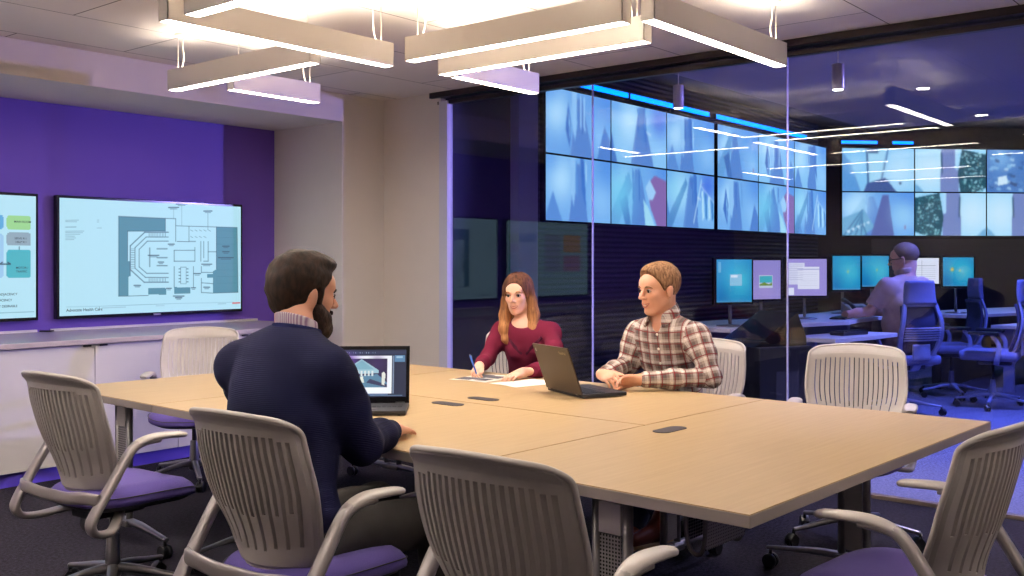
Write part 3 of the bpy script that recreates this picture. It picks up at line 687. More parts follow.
def chair_back(parent, zb=.475, zt=.945, name='backrest', m='frame'):
    H_ = zt - zb
    def hw(v):
        w = .182 + .058 * sstep(v / .55) - .012 * sstep((v - .6) / .4)
        if v > .90: w *= 1 - .07 * ((v - .90) / .10) ** 2.5
        if v < .14: w *= 1 - .20 * ((.14 - v) / .14) ** 2
        return w
    def S(u, v):
        x = -.175 - .035 * sstep(v / .45) - .070 * v + .03 * (1 - v) * math.sin(PI * min(1, v * 1.3))
        x += (.075 - .02 * v) * u * u
        if v > .90: x -= .030 * ((v - .90) / .10) ** 1.6
        z = zb + H_ * v - .012 * u * u * sstep((v - .8) / .2) * 1.6
        return V((x, u * hw(v), z))
    ns = 18; um = .855; rows = 44
    sl = [-um + 2 * um * i / (ns - 1) for i in range(ns)]
    wf, wb = .0022 / .23, .0066 / .23
    cf, cbk = [-1.0, -.955], [-1.0, -.955]
    for s_ in sl: cf += [s_ - wf, s_ + wf]; cbk += [s_ - wb, s_ + wb]
    cf += [.955, 1.0]; cbk += [.955, 1.0]; nc = len(cf)
    vv = [i / rows for i in range(rows + 1)]
    def hole(ci, ri):
        if ci < 2 or ci > nc - 3: return False
        k = ci - 2
        if k % 2: return False
        i = k // 2; v = (vv[ri] + vv[ri + 1]) / 2
        lo = .12 + .05 * abs(sl[i]) ** 2 if i % 2 == 0 else .34 + .06 * abs(sl[i])
        hi = .862 - .03 * abs(sl[i]) ** 3
        return lo < v < hi
    vs = []; 
    def cu(u, v):   # slots gather slightly towards the bottom
        if abs(u) > .92: return u
        return u * (1 - .06 * (1 - v))
    d = 0.019
    for ri in range(rows + 1):
        for ci in range(nc): vs.append(S(cu(cf[ci], vv[ri]), vv[ri]))
    off = len(vs)
    for ri in range(rows + 1):
        for ci in range(nc):
            p = S(cu(cbk[ci], vv[ri]), vv[ri]); 
            e_ = .010 if (ci in (0, nc - 1) or ri in (0, rows)) else d
            vs.append(p + V((-e_, 0, .0)))
    fs = []; I = lambda r, c, b: r * nc + c + (off if b else 0)
    solid = lambda c, r: 0 <= c < nc - 1 and 0 <= r < rows and not hole(c, r)
    for r in range(rows):
        for c in range(nc - 1):
            if hole(c, r): continue
            fs.append((I(r, c, 0), I(r, c + 1, 0), I(r + 1, c + 1, 0), I(r + 1, c, 0)))
            fs.append((I(r, c, 1), I(r + 1, c, 1), I(r + 1, c + 1, 1), I(r, c + 1, 1)))
            if not solid(c - 1, r): fs.append((I(r, c, 0), I(r + 1, c, 0), I(r + 1, c, 1), I(r, c, 1)))
            if not solid(c + 1, r): fs.append((I(r, c + 1, 0), I(r, c + 1, 1), I(r + 1, c + 1, 1), I(r + 1, c + 1, 0)))
            if not solid(c, r - 1): fs.append((I(r, c, 0), I(r, c, 1), I(r, c + 1, 1), I(r, c + 1, 0)))
            if not solid(c, r + 1): fs.append((I(r + 1, c, 0), I(r + 1, c + 1, 0), I(r + 1, c + 1, 1), I(r + 1, c, 1)))
    mb = MB(); mb.add(vs, fs, False); o = mb.build(name, m, parent)
    rim = MB(); pts = []
    for v in (.0, .1, .25, .4, .55, .7, .82, .90, .96): pts.append(S(-1, v))
    for u in (-.9, -.6, -.2, .2, .6, .9): pts.append(S(u, 1.0))
    for v in (.96, .90, .82, .7, .55, .4, .25, .1, .0): pts.append(S(1, v))
    for u in (.6, .2, -.2, -.6): pts.append(S(u, 0.0))
    pts = [p + V((-.005, 0, 0)) for p in pts]
    rim.sweep(pts, .0085, .0085, ref=(1, 0, 0), n=10, e=1, closed=True, sub=3); rim.build('back_rim', m, o)
    return S
def task_chair(loc, rz, label):
    t = empty('office_chair', loc, rz); tag(t, label, 'chair', 'office chairs around the conference table')
    base_parts(t, .40)
    # seat cushion: rounded superellipse dome
    vs = []; fs = []; na, nr = 48, 9
    def outline(a):
        c, s = math.cos(a), math.sin(a); e_ = .62
        x = math.copysign(abs(c) ** e_, c); y = math.copysign(abs(s) ** e_, s)
        return x * .258 + .042, y * (.238 + .018 * x)
    prof = [(0, .482), (.3, .483), (.6, .482), (.82, .478), (.93, .468), (.985, .452), (1.0, .436), (.99, .424), (.94, .416)]
    for k, (r, z) in enumerate(prof):
        for i in range(na):
            x, y = outline(2 * PI * i / na); fx = x - .042
            zz = z - .028 * max(0, (fx * r) / .245) ** 3 + .012 * (y * r / .235) ** 2 * (r < .9) - (.012 if abs(r - .985) < .001 and z > .45 else 0) * 0
            vs.append((.042 + fx * r, y * r, zz))
    for k in range(len(prof) - 1):
        for i in range(na): fs.append((k * na + i, k * na + (i + 1) % na, (k + 1) * na + (i + 1) % na, (k + 1) * na + i))
    mb = MB(); mb.add(vs, fs, True); mb.add(vs, [tuple((len(prof) - 1) * na + i for i in range(na))]); st = mb.build('seat', 'seat', t, smooth=True)
    sm_ = MB(); pts = []
    for i in range(28):
        x, y = outline(2 * PI * i / 28); fx = x - .042; pts.append((.042 + fx * .994, y * .994, .453 - .028 * max(0, fx / .245) ** 3 + .0))
    sm_.sweep(pts, .0022, .0022, ref=(0, 0, 1), n=6, closed=True, sub=2); sm_.build('seam_piping', 'pan', st)
    p = MB(); vs = []; fs = []
    prof = [(.93, .420), (.90, .405), (.80, .392), (.5, .385)]
    for k, (r, z) in enumerate(prof):
        for i in range(na):
            x, y = outline(2 * PI * i / na); fx = x - .042; vs.append((.042 + fx * r, y * r, z - .02 * max(0, fx / .245) ** 3 * r))
    for k in range(3):
        for i in range(na): fs.append((k * na + i, k * na + (i + 1) % na, (k + 1) * na + (i + 1) % na, (k + 1) * na + i))
    p.add(vs, fs, True); p.add(vs, [tuple(3 * na + i for i in range(na)), tuple(range(na - 1, -1, -1))]); p.box((-.02, 0, .375), (.24, .16, .05), bev=.015); p.build('seat_pan', 'pan', t)
    chair_back(t)
    yk = MB(); yk.sweep([(-.235, -.262, .475), (-.262, -.20, .482), (-.262, -.10, .470), (-.255, 0, .466), (-.262, .10, .470), (-.262, .20, .482), (-.235, .262, .475)], [.024] * 7, [.010] * 7, ref=(0, 0, 1))
    yk.build('back_yoke', 'armm', t)
    for s in (-1, 1):
        y = s * .268
        a = MB(); a.sweep([(.02, y, .672), (-.055, y, .668), (-.105, y, .638), (-.185, y * .995, .525), (-.250, y * .98, .428), (-.266, y * .97, .385), (-.240, y * .95, .350), (-.17, y * .90, .342), (-.09, y * .62, .365), (-.02, y * .3, .375)],
                          [.026, .024, .022, .024, .028, .028, .026, .022, .02, .02], [.013, .015, .015, .015, .014, .014, .014, .013, .012, .012], ref=(0, 1, 0))
        ar = a.build('arm_support', 'armm', t)
        q = MB(); q.sweep([(.15, y * 1.0, .672), (.13, y, .676), (.06, y, .682), (.0, y, .683), (-.05, y, .675), (-.085, y, .664)], [.014, .028, .032, .030, .026, .020], [.008, .012, .013, .013, .012, .008], ref=(0, 1, 0), n=16, e=.8)
        q.build('armrest', 'frame', ar)
    return t
c1 = task_chair((2.12, 3.87, 0), R(5), 'grey slotted-back office chair at the far left beside the cabinets, violet seat empty')
L_ = [((1.98, 2.47, 0), R(4), 'grey slotted-back office chair the man in navy sits on'),
      ((1.96, 1.51, 0), R(2), 'empty office chair with its dark slotted back nearest the camera, bottom centre'),
      ((2.94, .95, 0), R(85), 'office chair at the bottom right corner with slotted back and both armrests showing'),
      ((3.55, 5.50, 0), R(226), 'empty grey office chair beyond the far left table end against the white cabinets'),
      ((4.68, 2.66, 0), R(187), 'beige-backed office chair the plaid shirt man sits on'),
      ((4.84, 1.84, 0), R(196), 'empty beige-backed office chair right of the plaid shirt man in front of the glass'),
      ((4.78, 3.85, 0), R(221), 'office chair the woman in burgundy sits on')]
chairs = [c1] + [dup(c1, *a) for a in L_]
#PART2
# ------------------------------------------------------------------ control room
def corridor(seed, n=(96, 54), tint=0):
    rs = random.Random(seed); im = Img(n[0], n[1], (128, 190, 235))
    base = [(120, 180, 232), (110, 170, 228), (140, 200, 238)][seed % 3]; im.a[:] = base
    im.glow(.12 + .2 * rs.random(), .35, .35, (190, 234, 252), .9); im.glow(.85, .6, .35, (160, 214, 248), .7); im.glow(.95, .05, .4, (84, 146, 226), .7); im.glow(.05, .0, .25, (96, 160, 230), .6)
    cx = .45 + .14 * (rs.random() - .5); top = .02 + .1 * rs.random(); w = .035 + .03 * rs.random(); v = seed % 4
    im.poly([(cx - w, top), (cx + w, top), (cx + .16 + .1 * rs.random(), 1), (cx - .10 - .1 * rs.random(), 1)], (92, 140, 206))
    if v in (0, 1): im.poly([(cx - w * 2.6, .0), (cx - w, .0), (cx - w * .8, .5), (cx - w * 1.6, .78), (cx - w * 2.9, .45)], (150, 202, 240))
    if v in (0, 2): im.poly([(cx + w, .0), (cx + w * 2.4, 0), (cx + w * 3.4, .8), (cx + w * 1.6, .5)], (70, 124, 200))
    if v in (1, 3): im.poly([(cx - w * 4, .18), (cx - w * 3, .5), (cx - w * 3.4, .9), (cx - w * 5, .6)], (72, 122, 196)); im.poly([(cx - w * 3.9, .3), (cx - w * 3.3, .52), (cx - w * 3.6, .8)], (150, 205, 240))
    if v == 0: im.poly([(.0, .9), (.10, .55), (.24, 1), (.0, 1)], (96, 148, 212))
    if v == 1: im.poly([(.78, 1), (.90, .45), (1, .7), (1, 1)], (86, 136, 206))
    if v == 2: im.poly([(0, .5), (.05, .8), (.1, 1), (0, 1)], (76, 126, 196)); im.glow(.85, .2, .25, (60, 90, 215), .5); im.line(.62, .42, .70, .46, (225, 240, 250), .012)
    if v == 3: im.poly([(.3, .1), (.36, .35), (.12, 1), (0, 1), (0, .8)], (104, 164, 214)); im.poly([(.14, .62), (.26, .5), (.34, 1), (.24, 1)], (70, 118, 186)); im.rect(.86, .76, .89, .86, (150, 70, 120), .7)
    for k in range(3):
        x = cx - .1 + .25 * rs.random(); y1 = .3 + .4 * rs.random(); im.poly([(x, .05), (x + .02, .04), (x + .028, y1), (x + .006, y1 - .08)], rs.choice([(170, 215, 245), (66, 116, 194), (100, 160, 220)]))
    im.line(cx - .14, 1, cx - w, top, (180, 220, 245), .005, .5)
    return im
def redcurtain(seed):
    im = corridor(seed); im.a[:] = np.where(im.X[..., None] > -1, im.a, im.a)
    im.poly([(.62, .3), (.78, .12), (1, .2), (1, 1), (.82, 1), (.70, .7)], (140, 110, 170)); im.poly([(.60, .35), (.68, .2), (.80, .42), (.74, .55), (.66, .55)], (168, 214, 244))
    im.poly([(.56, .55), (.66, .7), (.78, 1), (.6, 1)], (170, 226, 240)); im.glow(.15, .5, .45, (120, 210, 235), .8); return im
def windows(seed):
    im = corridor(seed); im.poly([(0, .85), (.38, .1), (.42, .2), (.1, 1), (0, 1)], (84, 140, 196)); im.glow(.15, .3, .4, (150, 225, 240), .6)
    for k in range(4): im.poly([(.72 + .07 * k, .3 + .05 * k), (.76 + .07 * k, .28 + .05 * k), (.78 + .07 * k, .8), (.74 + .07 * k, .85)], (70, 140, 200) if k % 2 else (190, 235, 245))
    im.line(.55, .9, .72, .1, (210, 240, 250), .02, .7); im.line(.7, .2, 1, .5, (215, 240, 250), .012, .7); return im
def door_cam():
    im = Img(96, 54, (140, 205, 240)); im.glow(.8, .5, .5, (205, 240, 250), .8)
    im.poly([(0, .1), (.1, .3), (.25, 1), (0, 1)], (96, 160, 215)); im.poly([(.35, .0), (.6, 0), (.54, .78), (.37, .8)], (170, 222, 240))
    im.line(.34, 0, .36, .8, (50, 90, 140), .02); im.line(.64, 0, .54, .75, (60, 100, 150), .014); im.poly([(.34, .82), (.6, .68), (.75, 1), (.3, 1)], (70, 95, 150))
    im.rect(.36, 0, .5, .12, (60, 100, 140)); im.line(.1, .3, .25, 1, (100, 150, 200), .008); im.rect(.79, .78, .82, .83, (60, 90, 130)); im.glow(.2, .4, .2, (180, 230, 248), .6); return im
def speck(side, seed):
    rs = random.Random(seed); im = Img(96, 54, (165, 222, 245)); im.glow(.2 if side > 0 else .8, .5, .5, (215, 244, 250), .9)
    f = (lambda p: p) if side > 0 else (lambda p: [(1 - x, y) for x, y in p])
    im.poly(f([(.37, .0), (.60, .0), (.62, 1), (.35, 1)]), (122, 140, 190)); im.poly(f([(.66, .0), (1, .12), (1, .9), (.85, 1), (.64, 1), (.60, .6)]), (36, 84, 100))
    for k in range(150):
        x = .66 + .3 * rs.random(); y = .08 + .9 * rs.random(); p = f([(x, y)])[0]; im.rect(p[0] - .008, p[1] - .01, p[0] + .012, p[1] + .02, rs.choice([(170, 225, 225), (90, 150, 150), (60, 120, 130), (200, 235, 235)]))
    im.line(*f([(.37, .1)])[0], *f([(.38, .55)])[0], (60, 90, 120), .02); im.poly(f([(.56, 0), (.6, 0), (.6, .5), (.56, .45)]), (180, 225, 245)); im.poly(f([(0, .8), (.12, 1), (0, 1)]), (120, 180, 215)); return im
def plan_cam(seed):
    rs = random.Random(seed); im = Img(96, 54, (84, 130, 190)); im.glow(.2, .2, .3, (150, 205, 240), .7)
    for k in range(70):
        x, y = rs.random(), rs.random() * .9; im.poly([(x, y), (x + .06, y + .02), (x + .05, y + .09), (x - .01, y + .06)], rs.choice([(60, 100, 150), (150, 200, 230), (100, 150, 200), (70, 90, 130), (190, 225, 240)]), .7)
    im.poly([(.15, .65), (.28, .6), (.3, .8), (.16, .85)], (215, 240, 245)); im.poly([(.6, .8), (.8, .7), (.85, 1), (.65, 1)], (190, 225, 240))
    im.line(.5, .3, .9, .5, (70, 100, 160), .05, .5); return im
def shop(seed):
    im = corridor(seed); im.glow(.2, .3, .4, (190, 235, 250), .8); im.poly([(.0, .6), (.3, .4), (.45, .8), (.3, 1), (0, 1)], (120, 180, 210))
    for k in range(5): im.line(.02 + .08 * k, 1, .28, .4 + .08 * k, (60, 110, 150), .012); im.poly([(.05 + .07 * k, .9 - .05 * k), (.1 + .07 * k, .85 - .05 * k), (.1 + .07 * k, .95 - .05 * k)], (220, 240, 245))
    im.poly([(.56, .05), (.64, .05), (.72, 1), (.40, 1)], (92, 106, 168)); im.glow(.85, .5, .3, (160, 215, 240), .7); return im
def vscreen(cx, cy, z0, w, h, ang, im, label):
    t = empty('video_wall_display', (cx, cy, z0), ang); tag(t, label, 'display', 'video wall displays')
    MB().b2(-w / 2 + .001, w / 2 - .001, 0, .07, 0.001, h - .001, bev=.002).build('casing', 'bezel', t)
    b = .010; screen_mesh('picture', blur(im, 2), w - 2 * b, h - 2 * b, 'wallv', t, y=-.0015, z0=b); return t
z0, hh = 1.79, .69
cols = ['first', 'second', 'third', 'fourth', 'fifth', 'sixth']
gens_t = [lambda: corridor(1), lambda: corridor(2), lambda: corridor(4), lambda: corridor(7), lambda: corridor(5), lambda: corridor(8)]
gens_b = [lambda: corridor(12), lambda: redcurtain(3), lambda: windows(6), lambda: corridor(9), lambda: redcurtain(15), lambda: windows(16)]
xs = []
x = 8.03; ww = 1.185
for k in range(6):
    if k == 3: x += .08
    xs.append(x + ww / 2); x += ww
for k, xc in enumerate(xs):
    vscreen(xc, 6.20, z0 + hh, ww, hh, 0, gens_t[k](), 'corridor camera picture, upper row, %s display from the left end of the video wall' % cols[k])
    vscreen(xc, 6.20, z0, ww, hh, 0, gens_b[k](), ['pale blue corridor picture with dark wedge', 'picture with mauve curtain shape at right', 'picture of slanted window bars', 'blue hallway picture', 'second picture with mauve curtain shape', 'second slanted window bars picture'][k] + ', lower row, %s display from the left' % cols[k])
da = R(-45); dd = V((math.cos(da), math.sin(da), 0)); p0 = V((15.60, 6.10, 0))
g3 = [(door_cam(), 'display showing a door at a corridor end, upper row right of the corner'), (speck(1, 3), 'display with speckled dark wall at right side, upper row of the angled wall'), (plan_cam(5), 'display of a cluttered room seen from above, upper row at the photo edge'), (corridor(22), 'corridor display outside the photo, upper row'),
      (shop(7), 'display with a striped stall at lower left, lower row right of the corner'), (speck(-1, 4), 'display with speckled dark wall at left side, lower row of the angled wall'), (speck(1, 9), 'pale corridor display at the photo edge, lower row'), (corridor(23), 'corridor display outside the photo, lower row')]
for j in range(2):
    for k in range(3):
        c = p0 + dd * (ww * 1.02 * (k + .5)); im, lb = g3[j * 4 + k]
        vscreen(c.x, c.y, z0 + (hh * 1.02 if j == 0 else 0), ww * 1.02, hh * 1.02, da, im, lb)
# blue LED bars over the video wall
for (a, b_, lb) in [(8.7, 9.65, 'short blue light bar above the video wall at its left end'), (9.70, 11.55, 'blue light bar above the video wall behind the first hanging cylinder'), (11.75, 14.6, 'long blue light bar above the video wall crossed by the glass joint')]:
    t = empty('light_bar', ((a + b_) / 2, 6.27, 3.27)); tag(t, lb, 'light', 'blue light bars')
    MB().b2(-(b_ - a) / 2, (b_ - a) / 2, -.01, .069, -.03, .04).b2(-.05, .05, -.009, .0, -.097, -.03).build('housing', 'black', t)
    MB().b2(-(b_ - a) / 2 + .005, (b_ - a) / 2 - .005, -.02, -.009, -.024, .03).build('lens', 'led', t)
for (s0, s1, lb) in [(.0, .60, 'blue light bar above the first angled display'), (.85, 1.2, 'tiny blue light bar above the gap between angled displays')]:
    c = p0 + dd * ((s0 + s1) / 2) ; t = empty('light_bar', (c.x, c.y, 3.285), da); tag(t, lb, 'light', 'blue light bars')
    MB().b2(-(s1 - s0) / 2, (s1 - s0) / 2, .02, .08, -.03, .03).build('housing', 'black', t)
    MB().b2(-(s1 - s0) / 2 + .005, (s1 - s0) / 2 - .005, .01, .021, -.022, .022).build('lens', 'led', t)
# hanging cylinder lights just behind the glass
for (x, y, lb) in [(6.20, 3.60, 'small grey cylinder pendant left of the long bar light'), (6.18, 2.44, 'small grey cylinder pendant right of the tall glass joint')]:
    t = empty('cylinder_pendant', (x, y, 2.46)); tag(t, lb, 'light', 'cylinder pendants')
    MB().cyl((0, 0, .155), (0, 0, .30), .004, n=8).build('stem', 'wire', t)
    MB().lathe([(.020, .165), (.036, .160), (.038, .155), (.038, .004), (.034, 0)]).build('shade', mat('lilac_metal', rgb(150, 140, 170), .4), t)
    MB().lathe([(.001, -.001), (.030, -.0012)]).build('lens', 'white_e', t)
# consoles
def desk(pts_front, depth, z, label, name='console_desk'):
    poly = list(pts_front) + [(x, y + depth) for x, y in reversed(pts_front)]
    t = empty(name, (pts_front[0][0], pts_front[0][1], 0)); tag(t, label, 'desk'); ox, oy = pts_front[0]
    poly = [(x - ox, y - oy) for x, y in poly]
    MB().prism(poly, z - .035, z).build('desktop', 'desk', t, bevel=.004)
    return t, ox, oy
t, ox, oy = desk([(7.02, 3.62), (8.0, 3.50), (8.6, 3.30), (9.0, 3.35), (9.7, 3.35), (10.1, 3.36), (11.05, 3.42)], .75, .86, 'long pale console desktop carrying the row of monitors')
MB().b2(7.4 - ox, 9.9 - ox, .55, .60, .1, .82).build('modesty_panel', 'black', t)
for (a, b_) in ((7.6, .35), (9.7, .35)): MB().box((a - ox, b_, .41), (.08, .5, .82), bev=.01).build('leg', 'blue_frame', t)
t, ox, oy = desk([(7.85, 3.12), (8.45, 3.02), (8.9, 2.98)], .42, .755, 'narrow pale keyboard shelf below the console desktop', 'keyboard_shelf')
MB().b2(.3, .36, .3, .4, 0, .72).build('leg', 'blue_frame', t)
t, ox, oy = desk([(11.10, 3.02), (12.0, 2.75), (13.6, 2.3)], .8, .82, 'pale console desktop behind the empty blue chairs')
MB().b2(.2, 2.2, .3, .4, 0, .785).build('panel', 'black', t)
t, ox, oy = desk([(11.2, 2.45), (12.2, 2.2), (13.6, 1.8)], .35, .72, 'lower pale shelf in front of the right hand console', 'keyboard_shelf')
MB().b2(.3, .36, .2, .3, 0, .685).build('leg', 'blue_frame', t)
t = empty('console_cabinet', (6.62, 3.16, 0), R(-25)); tag(t, 'black equipment cabinet with a sloped top and red button behind the glass', 'cabinet')
MB().b2(-.24, .22, -.26, .26, 0, .79, bev=.01).build('body', 'black', t)
k = MB(); k.add([(-.24, -.2, .79), (.22, -.2, .79), (.22, -.2, .84), (.14, -.2, 1.02), (-.24, .2, .79), (.22, .2, .79), (.22, .2, .84), (.14, .2, 1.02)], [(0, 1, 2, 3), (7, 6, 5, 4), (0, 4, 5, 1), (1, 5, 6, 2), (2, 6, 7, 3), (3, 7, 4, 0)])
k.build('sloped_top', 'bezel', t)
MB().b2(-.10, .10, -.262, -.258, .1, .62).build('door_panel', mat('charcoal', rgb(34, 34, 44), .5), t)
MB().lathe([(.001, .03), (.016, .022), (.02, .008), (.014, 0)], (.16, -.12, .985)).build('button', 'red', t)
MB().lathe([(.001, .02), (.012, .015), (.014, .0)], (.19, -.16, .93)).build('knob', 'steel', t)
# monitors
def desktop_img(kind):
    if kind == 'win':
        im = Img(64, 52, (28, 140, 190)); im.glow(.5, .4, .5, (60, 190, 215), .8); im.glow(.75, .5, .3, (90, 210, 215), .5); im.glow(.1, .9, .3, (20, 110, 170), .6)
        im.glow(.55, .46, .05, (240, 210, 110), .6); im.rect(0, .96, 1, 1, (70, 150, 190)); return im
    if kind == 'orange':
        im = desktop_img('win'); im.glow(.3, .42, .07, (245, 190, 60), .95); return im
    if kind == 'teal':
        im = desktop_img('win'); im.rect(.38, .35, .72, .62, (150, 205, 225)); im.rect(.4, .37, .6, .43, (225, 240, 245)); im.rect(.05, .05, .12, .3, (180, 215, 230), .5); return im
    if kind == 'lilac':
        im = Img(64, 52, (150, 140, 205)); im.glow(.5, .8, .5, (175, 155, 210), .7); im.rect(.28, .38, .74, .72, (205, 210, 225)); im.rect(.3, .4, .72, .58, (70, 180, 190)); im.poly([(.3, .62), (.45, .56), (.6, .62), (.72, .57), (.72, .66), (.3, .66)], (120, 150, 60)); return im
    if kind == 'docs':
        im = Img(76, 56, (165, 150, 215)); im.rect(.02, .1, .45, .7, (225, 225, 240)); im.rect(.28, .22, .82, .83, (238, 238, 246)); im.rect(.0, .78, .18, .98, (235, 238, 245))
        for k in range(9): im.line(.06, .16 + .05 * k, .4, .16 + .05 * k, (150, 150, 185), .004, .6)
        for k in range(8): im.line(.33, .3 + .06 * k, .76, .3 + .06 * k, (190, 185, 215), .003, .7)
        im.line(.28, .28, .82, .28, (120, 120, 190), .01, .7); return im
    im = Img(64, 52, (236, 240, 248)); im.line(.1, .3, .9, .3, (120, 120, 130), .006)
    for k in range(6): im.line(.1, .4 + .08 * k, .9, .4 + .08 * k, (170, 175, 190), .004)
    im.line(.5, .1, .5, .9, (150, 150, 160), .006); return im
MN = [(7.28, 3.72, 240, .36, .38, 'teal', 'monitor at the left end of the console row, teal picture with a small window'),
      (7.93, 3.76, 246, .36, .37, 'lilac', 'monitor with lilac picture and a small landscape, left of the glass joint'),
      (8.64, 3.70, 222, .40, .37, 'docs', 'monitor showing white document windows, right of the glass joint'),
      (9.79, 3.78, 240, .37, .375, 'win', 'monitor with teal picture directly left of the one beside the operator'),
      (10.15, 3.62, 240, .37, .35, 'win', 'monitor with teal picture and small logo right beside the operator face'),
      (10.90, 3.40, 222, .40, .31, 'doc', 'monitor with white page behind the operator head'),
      (11.42, 3.18, 221, .37, .35, 'orange', 'monitor with teal picture and orange spot right of the operator')]
zc_ = [1.222, 1.222, 1.235, 1.265, 1.28, 1.28, 1.268]
for (x, y, a, w, h, kd, lb), zc in zip(MN, zc_):
    t = empty('monitor', (x, y, 0), R(a + 90)); tag(t, lb, 'monitor', 'console monitors')
    zb = zc - h / 2
    MB().b2(-w / 2, w / 2, 0, .045, zb, zb + h, bev=.006).build('casing', 'bezel', t)
    screen_mesh('picture', desktop_img(kd), w - .035, h - .04, 'mon', t, y=-.0015, z0=zb + .022)
    s = MB(); base = .862 if x < 11 else .822
    s.cyl((0, .06, base), (0, .06, zb + .1), .014, n=10); s.box((0, .06, zb + .12), (.09, .05, .09), bev=.01)
    s.lathe([(.11, 0), (.11, .008), (.03, .016)], (0, .06, base)); s.build('stand', 'steel', t)
def small(name, mb, m, label, cat, loc, rz=0, group=None):
    o = mb.build(name, m, loc=loc, rz=rz); tag(o, label, cat, group); return o
kb = MB().b2(-.20, .20, -.07, .07, 0, .014, bev=.004)
for r_ in range(5):
    for c_ in range(14): kb.b2(-.19 + c_ * .0272, -.167 + c_ * .0272, -.06 + r_ * .024, -.04 + r_ * .024, .014, .019)
small('keyboard', kb, 'black', 'black keyboard under the operator hands', 'keyboard', (8.93, 3.49, .861), R(10))
kb2 = MB().b2(-.17, .17, -.07, .07, 0, .03, bev=.006)
for r_ in range(4):
    for c_ in range(8): kb2.b2(-.15 + c_ * .038, -.122 + c_ * .038, -.055 + r_ * .028, -.033 + r_ * .028, .03, .038)
small('keypad', kb2, 'keys', 'dark key panel on the pale keyboard shelf', 'keypad', (8.40, 3.22, .756), R(-15))
t = empty('desk_phone', (9.50, 3.55, .861), R(-30)); tag(t, 'beige desk telephone with black handset left of the operator', 'telephone')
MB().add([(0, 0, 0)], []) if False else None
p = MB(); p.add([(-.10, -.1, 0), (.14, -.1, 0), (.14, .1, 0), (-.10, .1, 0), (-.10, -.1, .02), (.14, -.1, .02), (.14, .1, .11), (-.10, .1, .11)], [(3, 2, 1, 0), (4, 5, 6, 7), (0, 1, 5, 4), (1, 2, 6, 5), (2, 3, 7, 6), (3, 0, 4, 7)]); b = p.build('body', 'beige', t)
p = MB(); p.box((.03, 0, .072), (.10, .09, .006), rot=Matrix.Rotation(R(24), 3, 'X')); p.build('keypad', 'keys', b)
p = MB(); p.sweep([(-.10, -.09, .06), (-.10, 0, .115), (-.10, .10, .15)], [.028, .018, .028], [.02, .014, .02], ref=(1, 0, 0)); p.build('handset', 'black', t)
